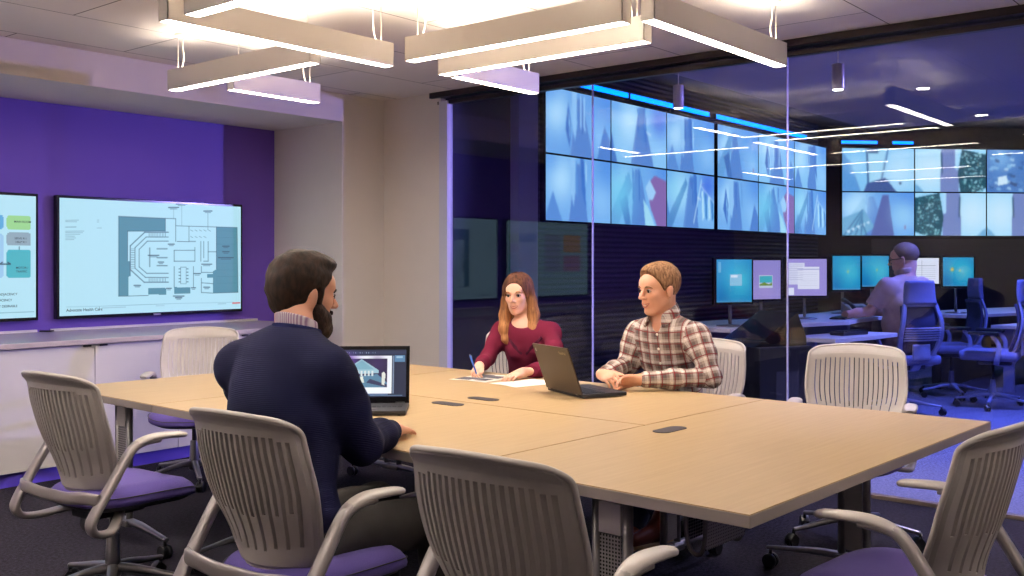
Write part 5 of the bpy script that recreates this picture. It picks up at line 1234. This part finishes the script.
# ---- man in plaid shirt
def man_plaid():
    loc = (4.66, 2.70, 0); phi = R(183); t, L = person_at(loc, phi, 'seated man in a plaid shirt with sandy hair and hands clasped, behind the open laptop')
    hips = L(4.66, 2.70, .54); chest = L(4.54, 2.69, .90); neck = L(4.47, 2.68, 1.105)
    shL, shR = L(4.50, 2.505, 1.015), L(4.50, 2.855, 1.015); elL, elR = L(4.47, 2.41, .80), L(4.47, 2.90, .83); wrL, wrR = L(4.225, 2.665, .790), L(4.215, 2.885, .800)
    hd = Head(L(4.425, 2.685, 1.232), R(162) - phi, R(6), R(0), 1.06)
    knL, knR = L(4.18, 2.55, .50), L(4.18, 2.88, .50); anL, anR = L(4.10, 2.62, .10), L(4.03, 2.41, .20)
    S = SDF((-.35, -.45, 0), (.85, .45, 1.42), .005)
    hd.skin(S); hd.neck(S, neck - (0, 0, .03), .056)
    torso(S, hips, chest, neck, shL, shR, (.13, .12, .13), (.10, .09, .10))
    for sh, el, wr in ((shL, elL, wrL), (shR, elR, wrR)): S.chain([(sh, .04), (el, .036), (wr, .026)], .02)
    for q, kn, an in ((1, knL, anL), (-1, knR, anR)): S.chain([(hips + (0, q * .09, -.02), .075), (kn, .055), (an, .038)], .03)
    cl = L(4.195, 2.775, .79)
    hand(S, wrL, L(4.155, 2.745, .790) - wrL, V((-.75, 0, .65)), 1, (.55, .6, .6, .6), 1.0, .5, .02)
    hand(S, wrR, L(4.150, 2.775, .795) - wrR, V((.55, 0, .8)), -1, (.8, .85, .85, .85), 1.0, .5, .02)
    body = S.mesh('body', 'skin2', t)
    hd.features(t, 1.0, 'hair_s')
    # shirt
    S = SDF((-.32, -.40, .45), (.60, .42, 1.20), .005)
    torso(S, hips + (0, 0, .02), chest, neck, shL, shR, g=.010)
    for sh, el, wr in ((shL, elL, wrL), (shR, elR, wrR)):
        c_ = lerp(el, wr, .93); S.chain([(sh - (0, 0, .02), .050), (lerp(sh, el, .5), .053), (el, .047), (lerp(el, c_, .6), .043), (c_, .036)], .045); dv = wr - el; S.halfspace(c_, dv, (c_ - .06, c_ + .06))
        S.cone(lerp(el, wr, .80), lerp(el, wr, .93), .040, .040, .004)
    S.noise(.0045, (38, 38, 26), 3); 
    nk = hd.p(-.02, 0, -.10); S.cone(neck + (0.03, 0, -.055), neck + (-.005, 0, .14), .052, .062, .006, 'sub')
    S.cone(neck + (.10, 0, -.10), neck + (.05, 0, .02), .010, .045, .006, 'sub')
    sh = S.mesh('shirt', 'plaid', t); plaid_uv(sh, [(hips, chest, .13), (chest, neck, .14), (shL, elL, .06), (elL, wrL, .045), (shR, elR, .06), (elR, wrR, .045)], 2)
    # collar wings + placket + buttons + pockets
    for q in (-1, 1):
        c_ = MB(); c_.sweep([neck + (-.062, q * .006, .045), neck + (-.045, q * .055, .036), neck + (.020, q * .073, .012), neck + (.078, q * .050, -.022), neck + (.108, q * .052, -.060)], [.022, .026, .030, .032, .006], .006, ref=(0.35, -q * .3, 1)); cc = c_.build('collar', 'plaid', t, smooth=True)
        me = cc.data; l = me.uv_layers.new(name='plaid'); 
        for lo_ in me.loops: v = me.vertices[lo_.vertex_index].co; l.data[lo_.index].uv = (v.y + v.x, v.z * 1.2)
    for i in range(4):
        z = 1.005 - i * .075; x = .0
        # march outward from the chest axis to the shirt surface
        gx = np.arange(.0, .40, .004); iy = int(round((neck[1] + .004 - S.lo[1]) / S.h)); iz = int(round((z - S.lo[2]) / S.h)); col = S.g[:, iy, iz]; ins = np.where(col < 0)[0]
        if len(ins): x = S.lo[0] + S.h * ins.max()
        MB().lathe([(.001, .004), (.006, .003), (.007, 0)], rot=Matrix.Rotation(PI / 2, 3, 'Y'), c=(x + .002, neck[1] + .004, z)).build('shirt_button', 'teeth', t)
    # hair
    S = SDF(hd.c - .20, hd.c + .20, .004); hd.cap(S, .009)
    S.ell(hd.p(.030, 0, .090), np.array((.052, .060, .036)) * hd.k, hd.r, .02)
    S.halfspace(hd.p(.064, 0, .075), hd.n(1, 0, -.55)); S.halfspace(hd.p(0, 0, -.050), hd.n(.05, 0, -1)); S.halfspace(hd.p(.028, 0, 0), hd.n(1, 0, -1.15)) 
    for q in (-1, 1): S.ell(hd.p(.012, q * .088, -.016), np.array((.024, .024, .034)) * hd.k, hd.r, .006, 'sub')
    S.noise(.0014, (120, 120, 50), 5); S.mesh('hair', 'hair_s', t)
    # trousers and shoes
    S = SDF((-.30, -.32, .0), (.80, .34, .70), .006)
    S.ell(hips + (0, 0, -.01), (.14, .165, .10), None, .04)
    for q, kn, an in ((1, knL, anL), (-1, knR, anR)): S.chain([(hips + (0, q * .09, -.02), .092), (kn, .072), (an, .052)], .03)
    S.noise(.003, (30, 30, 30), 8); S.mesh('trousers', 'jeans', t)
    sx, sy, sz = L(4.02, 2.50, .16)
    for (a, d, z) in ((L(3.99, 2.40, .12), V(L(3.77, 2.44, 0) - L(3.99, 2.40, 0)), .09), (L(4.10, 2.62, .07), V(L(3.95, 2.62, 0) - L(4.10, 2.62, 0)), .0)):
        d = d.normalized(); a = V((a[0], a[1], z)); S = SDF(np.array(a) - .26, np.array(a) + .30, .005)
        S.ell(tuple(a + d * .02 + V((0, 0, .065))), (.06, .05, .05), None, .02); S.cone(tuple(a + V((0, 0, .06))), tuple(a + V((0, 0, .11))), .042, .046, .02)
        S.cone(tuple(a + d * .05 + V((0, 0, .05))), tuple(a + d * .19 + V((0, 0, .034))), .042, .030, .03); S.halfspace(a + V((0, 0, .014)), (0, 0, -1)); so = S.mesh('shoe', 'leather', t)
        m = MB(); pts = []
        e_ = V((-d.y, d.x, 0))
        for k, w_ in ((-.045, .028), (-.03, .036), (.03, .038), (.10, .042), (.17, .038), (.205, .022)): pts.append((k, w_))
        poly = [(a + d * k + e_ * w_) for k, w_ in pts] + [(a + d * k - e_ * w_) for k, w_ in reversed(pts)]
        m.prism([(p.x, p.y) for p in poly], a.z + .001, a.z + .016); m.build('sole', 'sole', so)
    return t
man_plaid()

# ---- woman in burgundy
def woman():
    loc = (4.80, 3.76, 0); phi = R(201); t, L = person_at(loc, phi, 'seated woman in a burgundy top with long brown hair, writing with a blue pen')
    hips = L(4.80, 3.76, .52); chest = L(4.68, 3.73, .85); neck = L(4.64, 3.735, 1.03)
    shL, shR = L(4.70, 3.59, .975), L(4.62, 3.895, .975); elL, elR = L(4.48, 3.37, .79), L(4.51, 3.915, .80); wrL, wrR = L(4.24, 3.44, .768), L(4.21, 3.72, .785)
    hd = Head(L(4.60, 3.755, 1.178), R(201) - phi, R(3), R(2), .99, True)
    knL, knR = L(4.33, 3.55, .48), L(4.33, 3.72, .48); anL, anR = L(4.25, 3.5, .10), L(4.25, 3.68, .10)
    S = SDF((-.30, -.45, 0), (.78, .45, 1.34), .005); hd.skin(S); hd.neck(S, neck - (0, 0, .03), .046)
    torso(S, hips, chest, neck, shL, shR, (.13, .105, .12), (.09, .075, .085))
    for sh, el, wr in ((shL, elL, wrL), (shR, elR, wrR)): S.chain([(sh, .036), (el, .029), (wr, .021)], .02)
    for q, kn, an in ((1, knL, anL), (-1, knR, anR)): S.chain([(hips + (0, q * .08, -.02), .07), (kn, .05), (an, .034)], .03)
    hand(S, wrL, L(4.10, 3.43, .752) - wrL, (0, 0, 1), 1, (.15, .15, .18, .2), .90, .5, .05)
    hand(S, wrR, L(4.10, 3.66, .760) - wrR, V((0, 0, 1)) + V(L(4.2, 3.95, 0) - L(4.2, 3.75, 0)) * 2.5, -1, (.55, .7, .8, .8), .90, .35, .02)
    S.mesh('body', 'skin1', t); hd.features(t, .45, 'hair_f')
    S = SDF((-.28, -.45, .45), (.60, .45, 1.10), .005); torso(S, hips + (0, 0, .02), chest, neck, shL, shR, (.165, .155, .150), (.11, .095, .10), g=.006)
    for q in (-1, 1): S.ell(chest + (.075, q * .062, .005), (.05, .055, .055), None, .03)
    for sh, el, wr in ((shL, elL, wrL), (shR, elR, wrR)):
        c_ = lerp(el, wr, .90); S.chain([(sh - (0, 0, .008), .044), (lerp(sh, el, .5), .045), (el, .041), (lerp(el, c_, .6), .036), (c_, .030)], .04); S.halfspace(c_, wr - el, (c_ - .05, c_ + .05))
        S.cone(lerp(el, wr, .86), c_, .033, .033, .003)
    S.noise(.0035, (34, 34, 24), 9)
    S.ell(neck + (.045, 0, .018), (.095, .092, .05), rotm(0, R(28)), .006, 'sub'); S.cone(neck + (0, 0, -.06), neck + (-.01, 0, .1), .05, .05, .006, 'sub')
    to = S.mesh('top', 'burg', t)
    col = lambda y, z: (lambda ins: S.lo[0] + S.h * ins.max() if len(ins) else .15)(np.where(S.g[:, int(round((y - S.lo[1]) / S.h)), int(round((z - S.lo[2]) / S.h))] < 0)[0])
    for q in (-1, 1):
        m = MB(); ps = []
        for k in range(6):
            y = chest[1] + q * (.012 + .020 * k); z = .835 + .020 * k; ps.append((col(y, z) + .002, y, z))
        m.sweep(ps, .010, .003, ref=(0, 0, 1)); m.build('chest_stripe', 'burg_dark', to)
    S = SDF(hd.c - (.22, .22, .36), hd.c + .22, .004); hd.cap(S, .013)
    for q in (-1, 1):
        S.chain([(hd.p(-.01, q * .062, .04), .034), (hd.p(-.015, q * .078, -.04), .032), (hd.p(-.005, q * .088, -.12), .036), (hd.p(.025, q * .085, -.20), .034), (hd.p(.045, q * .078, -.26), .020), (hd.p(.05, q * .07, -.285), .008)], .02)
    S.chain([(hd.p(-.06, 0, .0), .07), (hd.p(-.07, 0, -.14), .06)], .03)
    S.ell(hd.p(.062, 0, -.022), np.array((.075, .062, .098)) * hd.k, hd.r, .012, 'sub'); S.ell(hd.p(.035, 0, -.11), np.array((.06, .050, .09)) * hd.k, hd.r, .01, 'sub')
    S.halfspace(hd.p(.105, 0, 0), hd.n(1, 0, 0), (hd.c - (.2, .2, .10), hd.c + .2))
    S.cone(hd.p(.09, 0, .13), hd.p(-.08, 0, .15), .009, .009, .008, 'sub')
    S.noise(.0030, (110, 110, 12), 4); S.mesh('hair', 'hair_f', t)
    S = SDF((-.28, -.30, .0), (.75, .30, .66), .006); S.ell(hips + (0, 0, -.01), (.13, .15, .09), None, .04)
    for q, kn, an in ((1, knL, anL), (-1, knR, anR)): S.chain([(hips + (0, q * .08, -.02), .085), (kn, .062), (an, .045)], .03)
    S.mesh('trousers', 'jeans', t)
    for an in (anL, anR):
        m = MB(); m.sweep([an + (-.05, 0, -.05), an + (.0, 0, -.03), an + (.07, 0, -.06), an + (.16, 0, -.075)], [.03, .04, .042, .03], [.04, .05, .035, .02], ref=(0, 1, 0)); m.build('shoe', 'black', t)
    return t, L
w_t, WL = woman()
pn = empty('pen', (4.125, 3.655, .762)); tag(pn, 'blue pen held in the woman\'s writing hand', 'pen')
a = V((0, 0, -.018)); dv = V((.02, .075, .115)).normalized()
MB().cyl(tuple(a + dv * .012), tuple(a + dv * .13), .0048, .0048, n=10).build('barrel', 'pen', pn); MB().cyl(tuple(a), tuple(a + dv * .012), .001, .004, n=10).build('tip', 'steel', pn)
MB().cyl(tuple(a + dv * .13), tuple(a + dv * .138), .004, .003, n=10).box(tuple(a + dv * .115 + V((.006, 0, 0))), (.002, .004, .03)).build('clip', 'steel', pn)

# ---- man in navy, back to the camera
def man_navy():
    loc = (1.96, 2.50, 0); phi = R(4); t, L = person_at(loc, phi, 'seated man in a navy sweater with dark hair and beard, back to the camera')
    hips = L(1.96, 2.52, .54); chest = L(1.97, 2.56, .90); neck = L(2.03, 2.575, 1.145)
    shL, shR = L(1.955, 2.775, 1.055), L(2.01, 2.385, 1.055); elL, elR = L(2.12, 2.92, .84), L(2.16, 2.405, .79); wrL, wrR = L(2.50, 2.97, .785), L(2.475, 2.595, .775)
    hd = Head(L(2.105, 2.627, 1.268), R(-14) - phi, R(8), R(2), 1.02)
    knL, knR = L(2.46, 2.66, .50), L(2.46, 2.36, .50); anL, anR = L(2.50, 2.66, .10), L(2.46, 2.34, .10)
    S = SDF((-.30, -.48, 0), (.86, .56, 1.46), .005); hd.skin(S); hd.neck(S, neck - (0, 0, .03), .060)
    torso(S, hips, chest, neck, shL, shR, (.15, .14, .155), (.10, .09, .10))
    for sh, el, wr in ((shL, elL, wrL), (shR, elR, wrR)): S.chain([(sh, .048), (el, .038), (wr, .027)], .02)
    for q, kn, an in ((1, knL, anL), (-1, knR, anR)): S.chain([(hips + (0, q * .09, -.02), .08), (kn, .058), (an, .04)], .03)
    hand(S, wrR, L(2.64, 2.665, .748) - wrR, (0, 0, 1), -1, (.12, .12, .14, .16), 1.02, .45, .04)
    hand(S, wrL, L(2.66, 3.02, .765) - wrL, (0, 0, 1), 1, (.2, .25, .3, .3), 1.02, .45, .04)
    S.mesh('body', 'skin2', t); hd.features(t, .2, 'hair_dark')
    S = SDF((-.30, -.46, .46), (.66, .56, 1.20), .005); torso(S, hips + (0, 0, .03), chest, neck, shL, shR, (.175, .175, .185), (.125, .118, .125), g=.010)
    S.ell(chest + (-.035, 0, .03), (.11, .16, .19), None, .05); S.ell(neck + (-.035, .01, -.055), (.085, .17, .075), None, .06)
    for sh, el, wr in ((shL, elL, wrL), (shR, elR, wrR)):
        c_ = lerp(el, wr, .94); S.chain([(sh - (0, 0, .015), .062), (lerp(sh, el, .5), .063), (el, .057), (lerp(el, c_, .6), .050), (c_, .039)], .05); S.halfspace(c_, wr - el, (c_ - .06, c_ + .06))
        S.cone(lerp(el, wr, .84), c_, .042, .041, .003)
    S.noise(.005, (26, 26, 20), 11); S.cone(neck + (0, 0, -.05), neck + (.01, 0, .12), .062, .074, .006, 'sub')
    sw = S.mesh('sweater', 'sweater', t)
    m = MB(); ps = [neck + (math.cos(a) * .070 + .004, math.sin(a) * .076, .006 - .016 * math.cos(a)) for a in [2 * PI * i / 16 for i in range(16)]]; m.sweep(ps, .014, .006, ref=(0, 0, 1), closed=True, sub=3); m.build('neckband', 'sweater_rib', sw)
    m = MB(); ps = [neck + (math.cos(a) * .062 + .004, math.sin(a) * .066, .022 - .024 * math.cos(a)) for a in [.7 + (2 * PI - 1.4) * i / 14 for i in range(15)]]
    m.sweep(ps, [.004] + [.024] * 13 + [.004], .004, ref=(0.0, 0, 1), sub=3); m.build('shirt_collar', 'collar', t, smooth=True)
    S = SDF(hd.c - .20, hd.c + .20, .004); hd.cap(S, .014)
    S.ell(hd.p(.03, 0, .105), np.array((.065, .062, .030)) * hd.k, hd.r, .02); S.ell(hd.p(-.070, 0, -.01), np.array((.045, .068, .070)) * hd.k, hd.r, .03)
    S.halfspace(hd.p(.060, 0, .065), hd.n(1, 0, -.6)); S.halfspace(hd.p(0, 0, -.062), hd.n(.3, 0, -1)); S.halfspace(hd.p(.030, 0, 0), hd.n(1, 0, -1.0))
    for q in (-1, 1): S.ell(hd.p(.004, q * .092, -.014), np.array((.024, .026, .036)) * hd.k, hd.r, .006, 'sub'); S.cone(hd.p(.022, q * .078, .02), hd.p(.022, q * .070, -.04), .012, .008, .008)
    S.noise(.0038, (90, 90, 60), 5); S.mesh('hair', 'hair_dark', t)
    S = SDF(hd.c - .20, hd.c + .20, .004)
    for q in (-1, 1): S.chain([(hd.p(.018, q * .070, -.020), .010), (hd.p(.024, q * .062, -.062), .022), (hd.p(.040, q * .048, -.092), .026), (hd.p(.072, q * .024, -.112), .028)], .02); S.chain([(hd.p(.034, q * .060, -.045), .018), (hd.p(.060, q * .046, -.072), .022), (hd.p(.082, q * .022, -.095), .022)], .02)
    S.ell(hd.p(.070, 0, -.112), np.array((.034, .036, .032)) * hd.k, hd.r, .02); S.cone(hd.p(.093, -.022, -.052), hd.p(.093, .022, -.052), .009, .009, .01)
    S.ell(hd.p(.100, 0, -.064), np.array((.014, .020, .009)) * hd.k, hd.r, .004, 'sub')
    S.noise(.002, (180, 180, 120), 6); S.mesh('beard', 'beard', t)
    S = SDF((-.30, -.34, .0), (.74, .36, .72), .006); S.ell(hips + (0, 0, -.01), (.15, .17, .10), None, .04)
    for q, kn, an in ((1, knL, anL), (-1, knR, anR)): S.chain([(hips + (0, q * .09, -.02), .098), (kn, .078), (an, .058)], .03)
    S.noise(.004, (30, 30, 30), 8); S.mesh('trousers', 'khaki', t)
    for an in (anL, anR):
        m = MB(); m.sweep([an + (-.05, 0, -.05), an + (.0, 0, -.03), an + (.08, 0, -.055), an + (.19, 0, -.075)], [.035, .045, .048, .03], [.04, .05, .04, .022], ref=(0, 1, 0)); m.build('shoe', 'black', t)
man_navy()

# ---- operator in the control room
def operator():
    loc = (9.25, 3.04, 0); phi = R(66); t, L = person_at(loc, phi, 'seated control room operator in a grey polo with glasses, seen from behind')
    hips = L(9.25, 3.04, .60); chest = L(9.24, 3.04, 1.0); neck = L(9.27, 3.03, 1.265)
    shL, shR = L(9.07, 3.13, 1.155), L(9.46, 2.95, 1.155); elL, elR = L(8.99, 3.26, .93), L(9.56, 3.12, .92); wrL, wrR = L(8.86, 3.44, .90), L(9.34, 3.38, .90)
    hd = Head(L(9.285, 3.055, 1.40), R(98) - phi, R(8), 0, 1.16)
    S = SDF((-.38, -.48, 0), (.95, .52, 1.66), .007); hd.skin(S); hd.neck(S, neck - (0, 0, .03), .062)
    torso(S, hips, chest, neck, shL, shR, (.17, .165, .175), (.14, .13, .12))
    for sh, el, wr in ((shL, elL, wrL), (shR, elR, wrR)): S.chain([(sh, .06), (el, .046), (lerp(el, wr, .5), .042), (wr, .030)], .02); hand(S, wr, (wr - el) * (1, 1, .1), (0, 0, 1), 1 if wr is wrL else -1, (.25, .25, .25, .3), 1.08, .4, .05)
    kn = [L(9.30, 3.46, .56), L(9.52, 3.38, .56)]; an = [L(9.32, 3.44, .1), L(9.54, 3.36, .1)]
    for q, k_, a_ in ((1, kn[0], an[0]), (-1, kn[1], an[1])): S.chain([(hips + (0, q * .1, -.02), .09), (k_, .06), (a_, .045)], .03)
    S.mesh('body', 'skin3', t); hd.features(t, 0, 'hair_g')
    S = SDF((-.38, -.46, .50), (.60, .50, 1.36), .007); torso(S, hips + (0, 0, .03), chest, neck, shL, shR, (.20, .20, .20), (.17, .165, .15), g=.014)
    for sh, el in ((shL, elL), (shR, elR)):
        c_ = lerp(sh, el, .80); S.chain([(sh, .085), (c_, .078)], .04); S.halfspace(c_, el - sh, (c_ - .09, c_ + .09))
    S.noise(.006, (24, 24, 18), 12); S.cone(neck + (0, 0, -.05), neck + (.01, 0, .14), .066, .076, .006, 'sub'); sh = S.mesh('polo_shirt', 'grey_shirt', t)
    m = MB(); ps = [neck + (math.cos(a) * .070 + .004, math.sin(a) * .076, .020 - .015 * math.cos(a)) for a in [2 * PI * i / 16 for i in range(16)]]; m.sweep(ps, .026, .008, ref=(0, 0, 1), closed=True, sub=3); m.build('collar', 'grey_shirt', sh)
    S = SDF(hd.c - .24, hd.c + .24, .006); hd.cap(S, .0035); S.halfspace(hd.p(.055, 0, .075), hd.n(1, 0, -.6)); S.halfspace(hd.p(0, 0, -.070), hd.n(.1, 0, -1)); S.halfspace(hd.p(.02, 0, 0), hd.n(1, 0, -1.1))
    for q in (-1, 1): S.ell(hd.p(.0, q * .088, -.014), np.array((.026, .022, .036)) * hd.k, hd.r, .006, 'sub')
    S.mesh('hair', 'hair_g', t)
    g = MB()
    for q in (-1, 1):
        P_ = [hd.p(.105, q * .010, .012), hd.p(.103, q * .052, .012), hd.p(.102, q * .052, -.014), hd.p(.105, q * .012, -.014)]; g.sweep(P_, .0028, .0028, ref=tuple(hd.n(1, 0, 0)), closed=True, n=6); g.sweep([hd.p(.102, q * .053, .006), hd.p(.05, q * .080, .006), hd.p(-.01, q * .087, .004)], .0035, .003, ref=(0, 0, 1), n=6)
    g.sweep([hd.p(.106, -.011, .004), hd.p(.108, 0, .008), hd.p(.106, .011, .004)], .0025, .0025, ref=(0, 0, 1), n=6); g.build('glasses', 'black', t)
    S = SDF((-.32, -.34, .0), (.74, .36, .80), .008); S.ell(hips + (0, 0, -.01), (.17, .20, .11), None, .04)
    for q, k_, a_ in ((1, kn[0], an[0]), (-1, kn[1], an[1])): S.chain([(hips + (0, q * .1, -.02), .11), (k_, .08), (a_, .06)], .03)
    S.mesh('trousers', 'jeans', t)
    for a_ in an:
        m = MB(); m.sweep([a_ + (-.05, 0, -.05), a_ + (.0, 0, -.03), a_ + (.08, 0, -.055), a_ + (.19, 0, -.075)], [.035, .045, .048, .03], [.04, .05, .04, .022], ref=(0, 1, 0)); m.build('shoe', 'black', t)
operator()
#ENDPART2
#LIGHTS
def parea(name, loc, energy, col, rad=.05):
    l = bpy.data.lights.new(name, 'POINT'); l.energy = energy; l.color = col; l.shadow_soft_size = rad
    o = bpy.data.objects.new(name, l); C.objects.link(o); o.location = loc; return o
def area(name, loc, energy, col, size, spread=180, tgt=None):
    l = bpy.data.lights.new(name, 'AREA'); l.energy = energy; l.color = col; l.size = size; l.shape = 'DISK'; l.spread = R(spread)
    o = bpy.data.objects.new(name, l); C.objects.link(o); o.location = loc
    if tgt: o.rotation_euler = (V(tgt) - V(loc)).to_track_quat('-Z', 'Y').to_euler()
    return o
t = empty('track_spotlight', (8.7, .5, 2.3), math.atan2(5.7, -4.4)); tag(t, 'black track spotlight with an added beam-blocking flap aimed at the meeting room wall', 'light')
MB().cyl((-.22, 0, 0), (-.10, 0, 0), .05, n=16).b2(-.10, -.09, -.05, .05, -.05, .05).build('housing', 'black', t)
MB().b2(-.1, .55, -.3, .3, .065, .07).build('beam_flap', 'black', t)  # unseen flap added to keep the beam off the ceiling cloud
MB().cyl((-.16, 0, .05), (-.16, 0, .435), .008, n=8).build('stem', 'black', t)
for y in (2.44, 1.28): area('cylinder_lamp', (6.18, y, 2.455), 34, (.72, .66, 1.0), .06, 120)
l = bpy.data.lights.new('violet_spotlight', 'SPOT'); l.energy = 1100; l.color = (.42, .34, 1.0); l.spot_size = R(44); l.spot_blend = .3; l.shadow_soft_size = .08
o = bpy.data.objects.new('violet_spotlight', l); C.objects.link(o); o.location = (8.7, .5, 2.3); o.rotation_euler = (V((4.3, 6.2, 2.2)) - V(o.location)).to_track_quat('-Z', 'Y').to_euler()
for i, (x, y, e) in enumerate([(9.3, 2.2, 80), (12.0, 2.4, 40), (8.0, 1.0, 95), (10.9, .6, 50)]):
    area('blue_ceiling_lamp', (x, y, 2.70 if x < 10.3 else 3.5), e, (.16, .22, 1.0), .25, 110)
w = bpy.data.worlds.new('world'); bpy.context.scene.world = w; w.use_nodes = True
w.node_tree.nodes['Background'].inputs[0].default_value = (.10, .10, .2, 1); w.node_tree.nodes['Background'].inputs[1].default_value = .3
vs_ = bpy.context.scene.view_settings; vs_.view_transform = 'Standard'; vs_.look = 'None'; vs_.gamma = 1; vs_.use_curve_mapping = False; vs_.exposure = 0.30
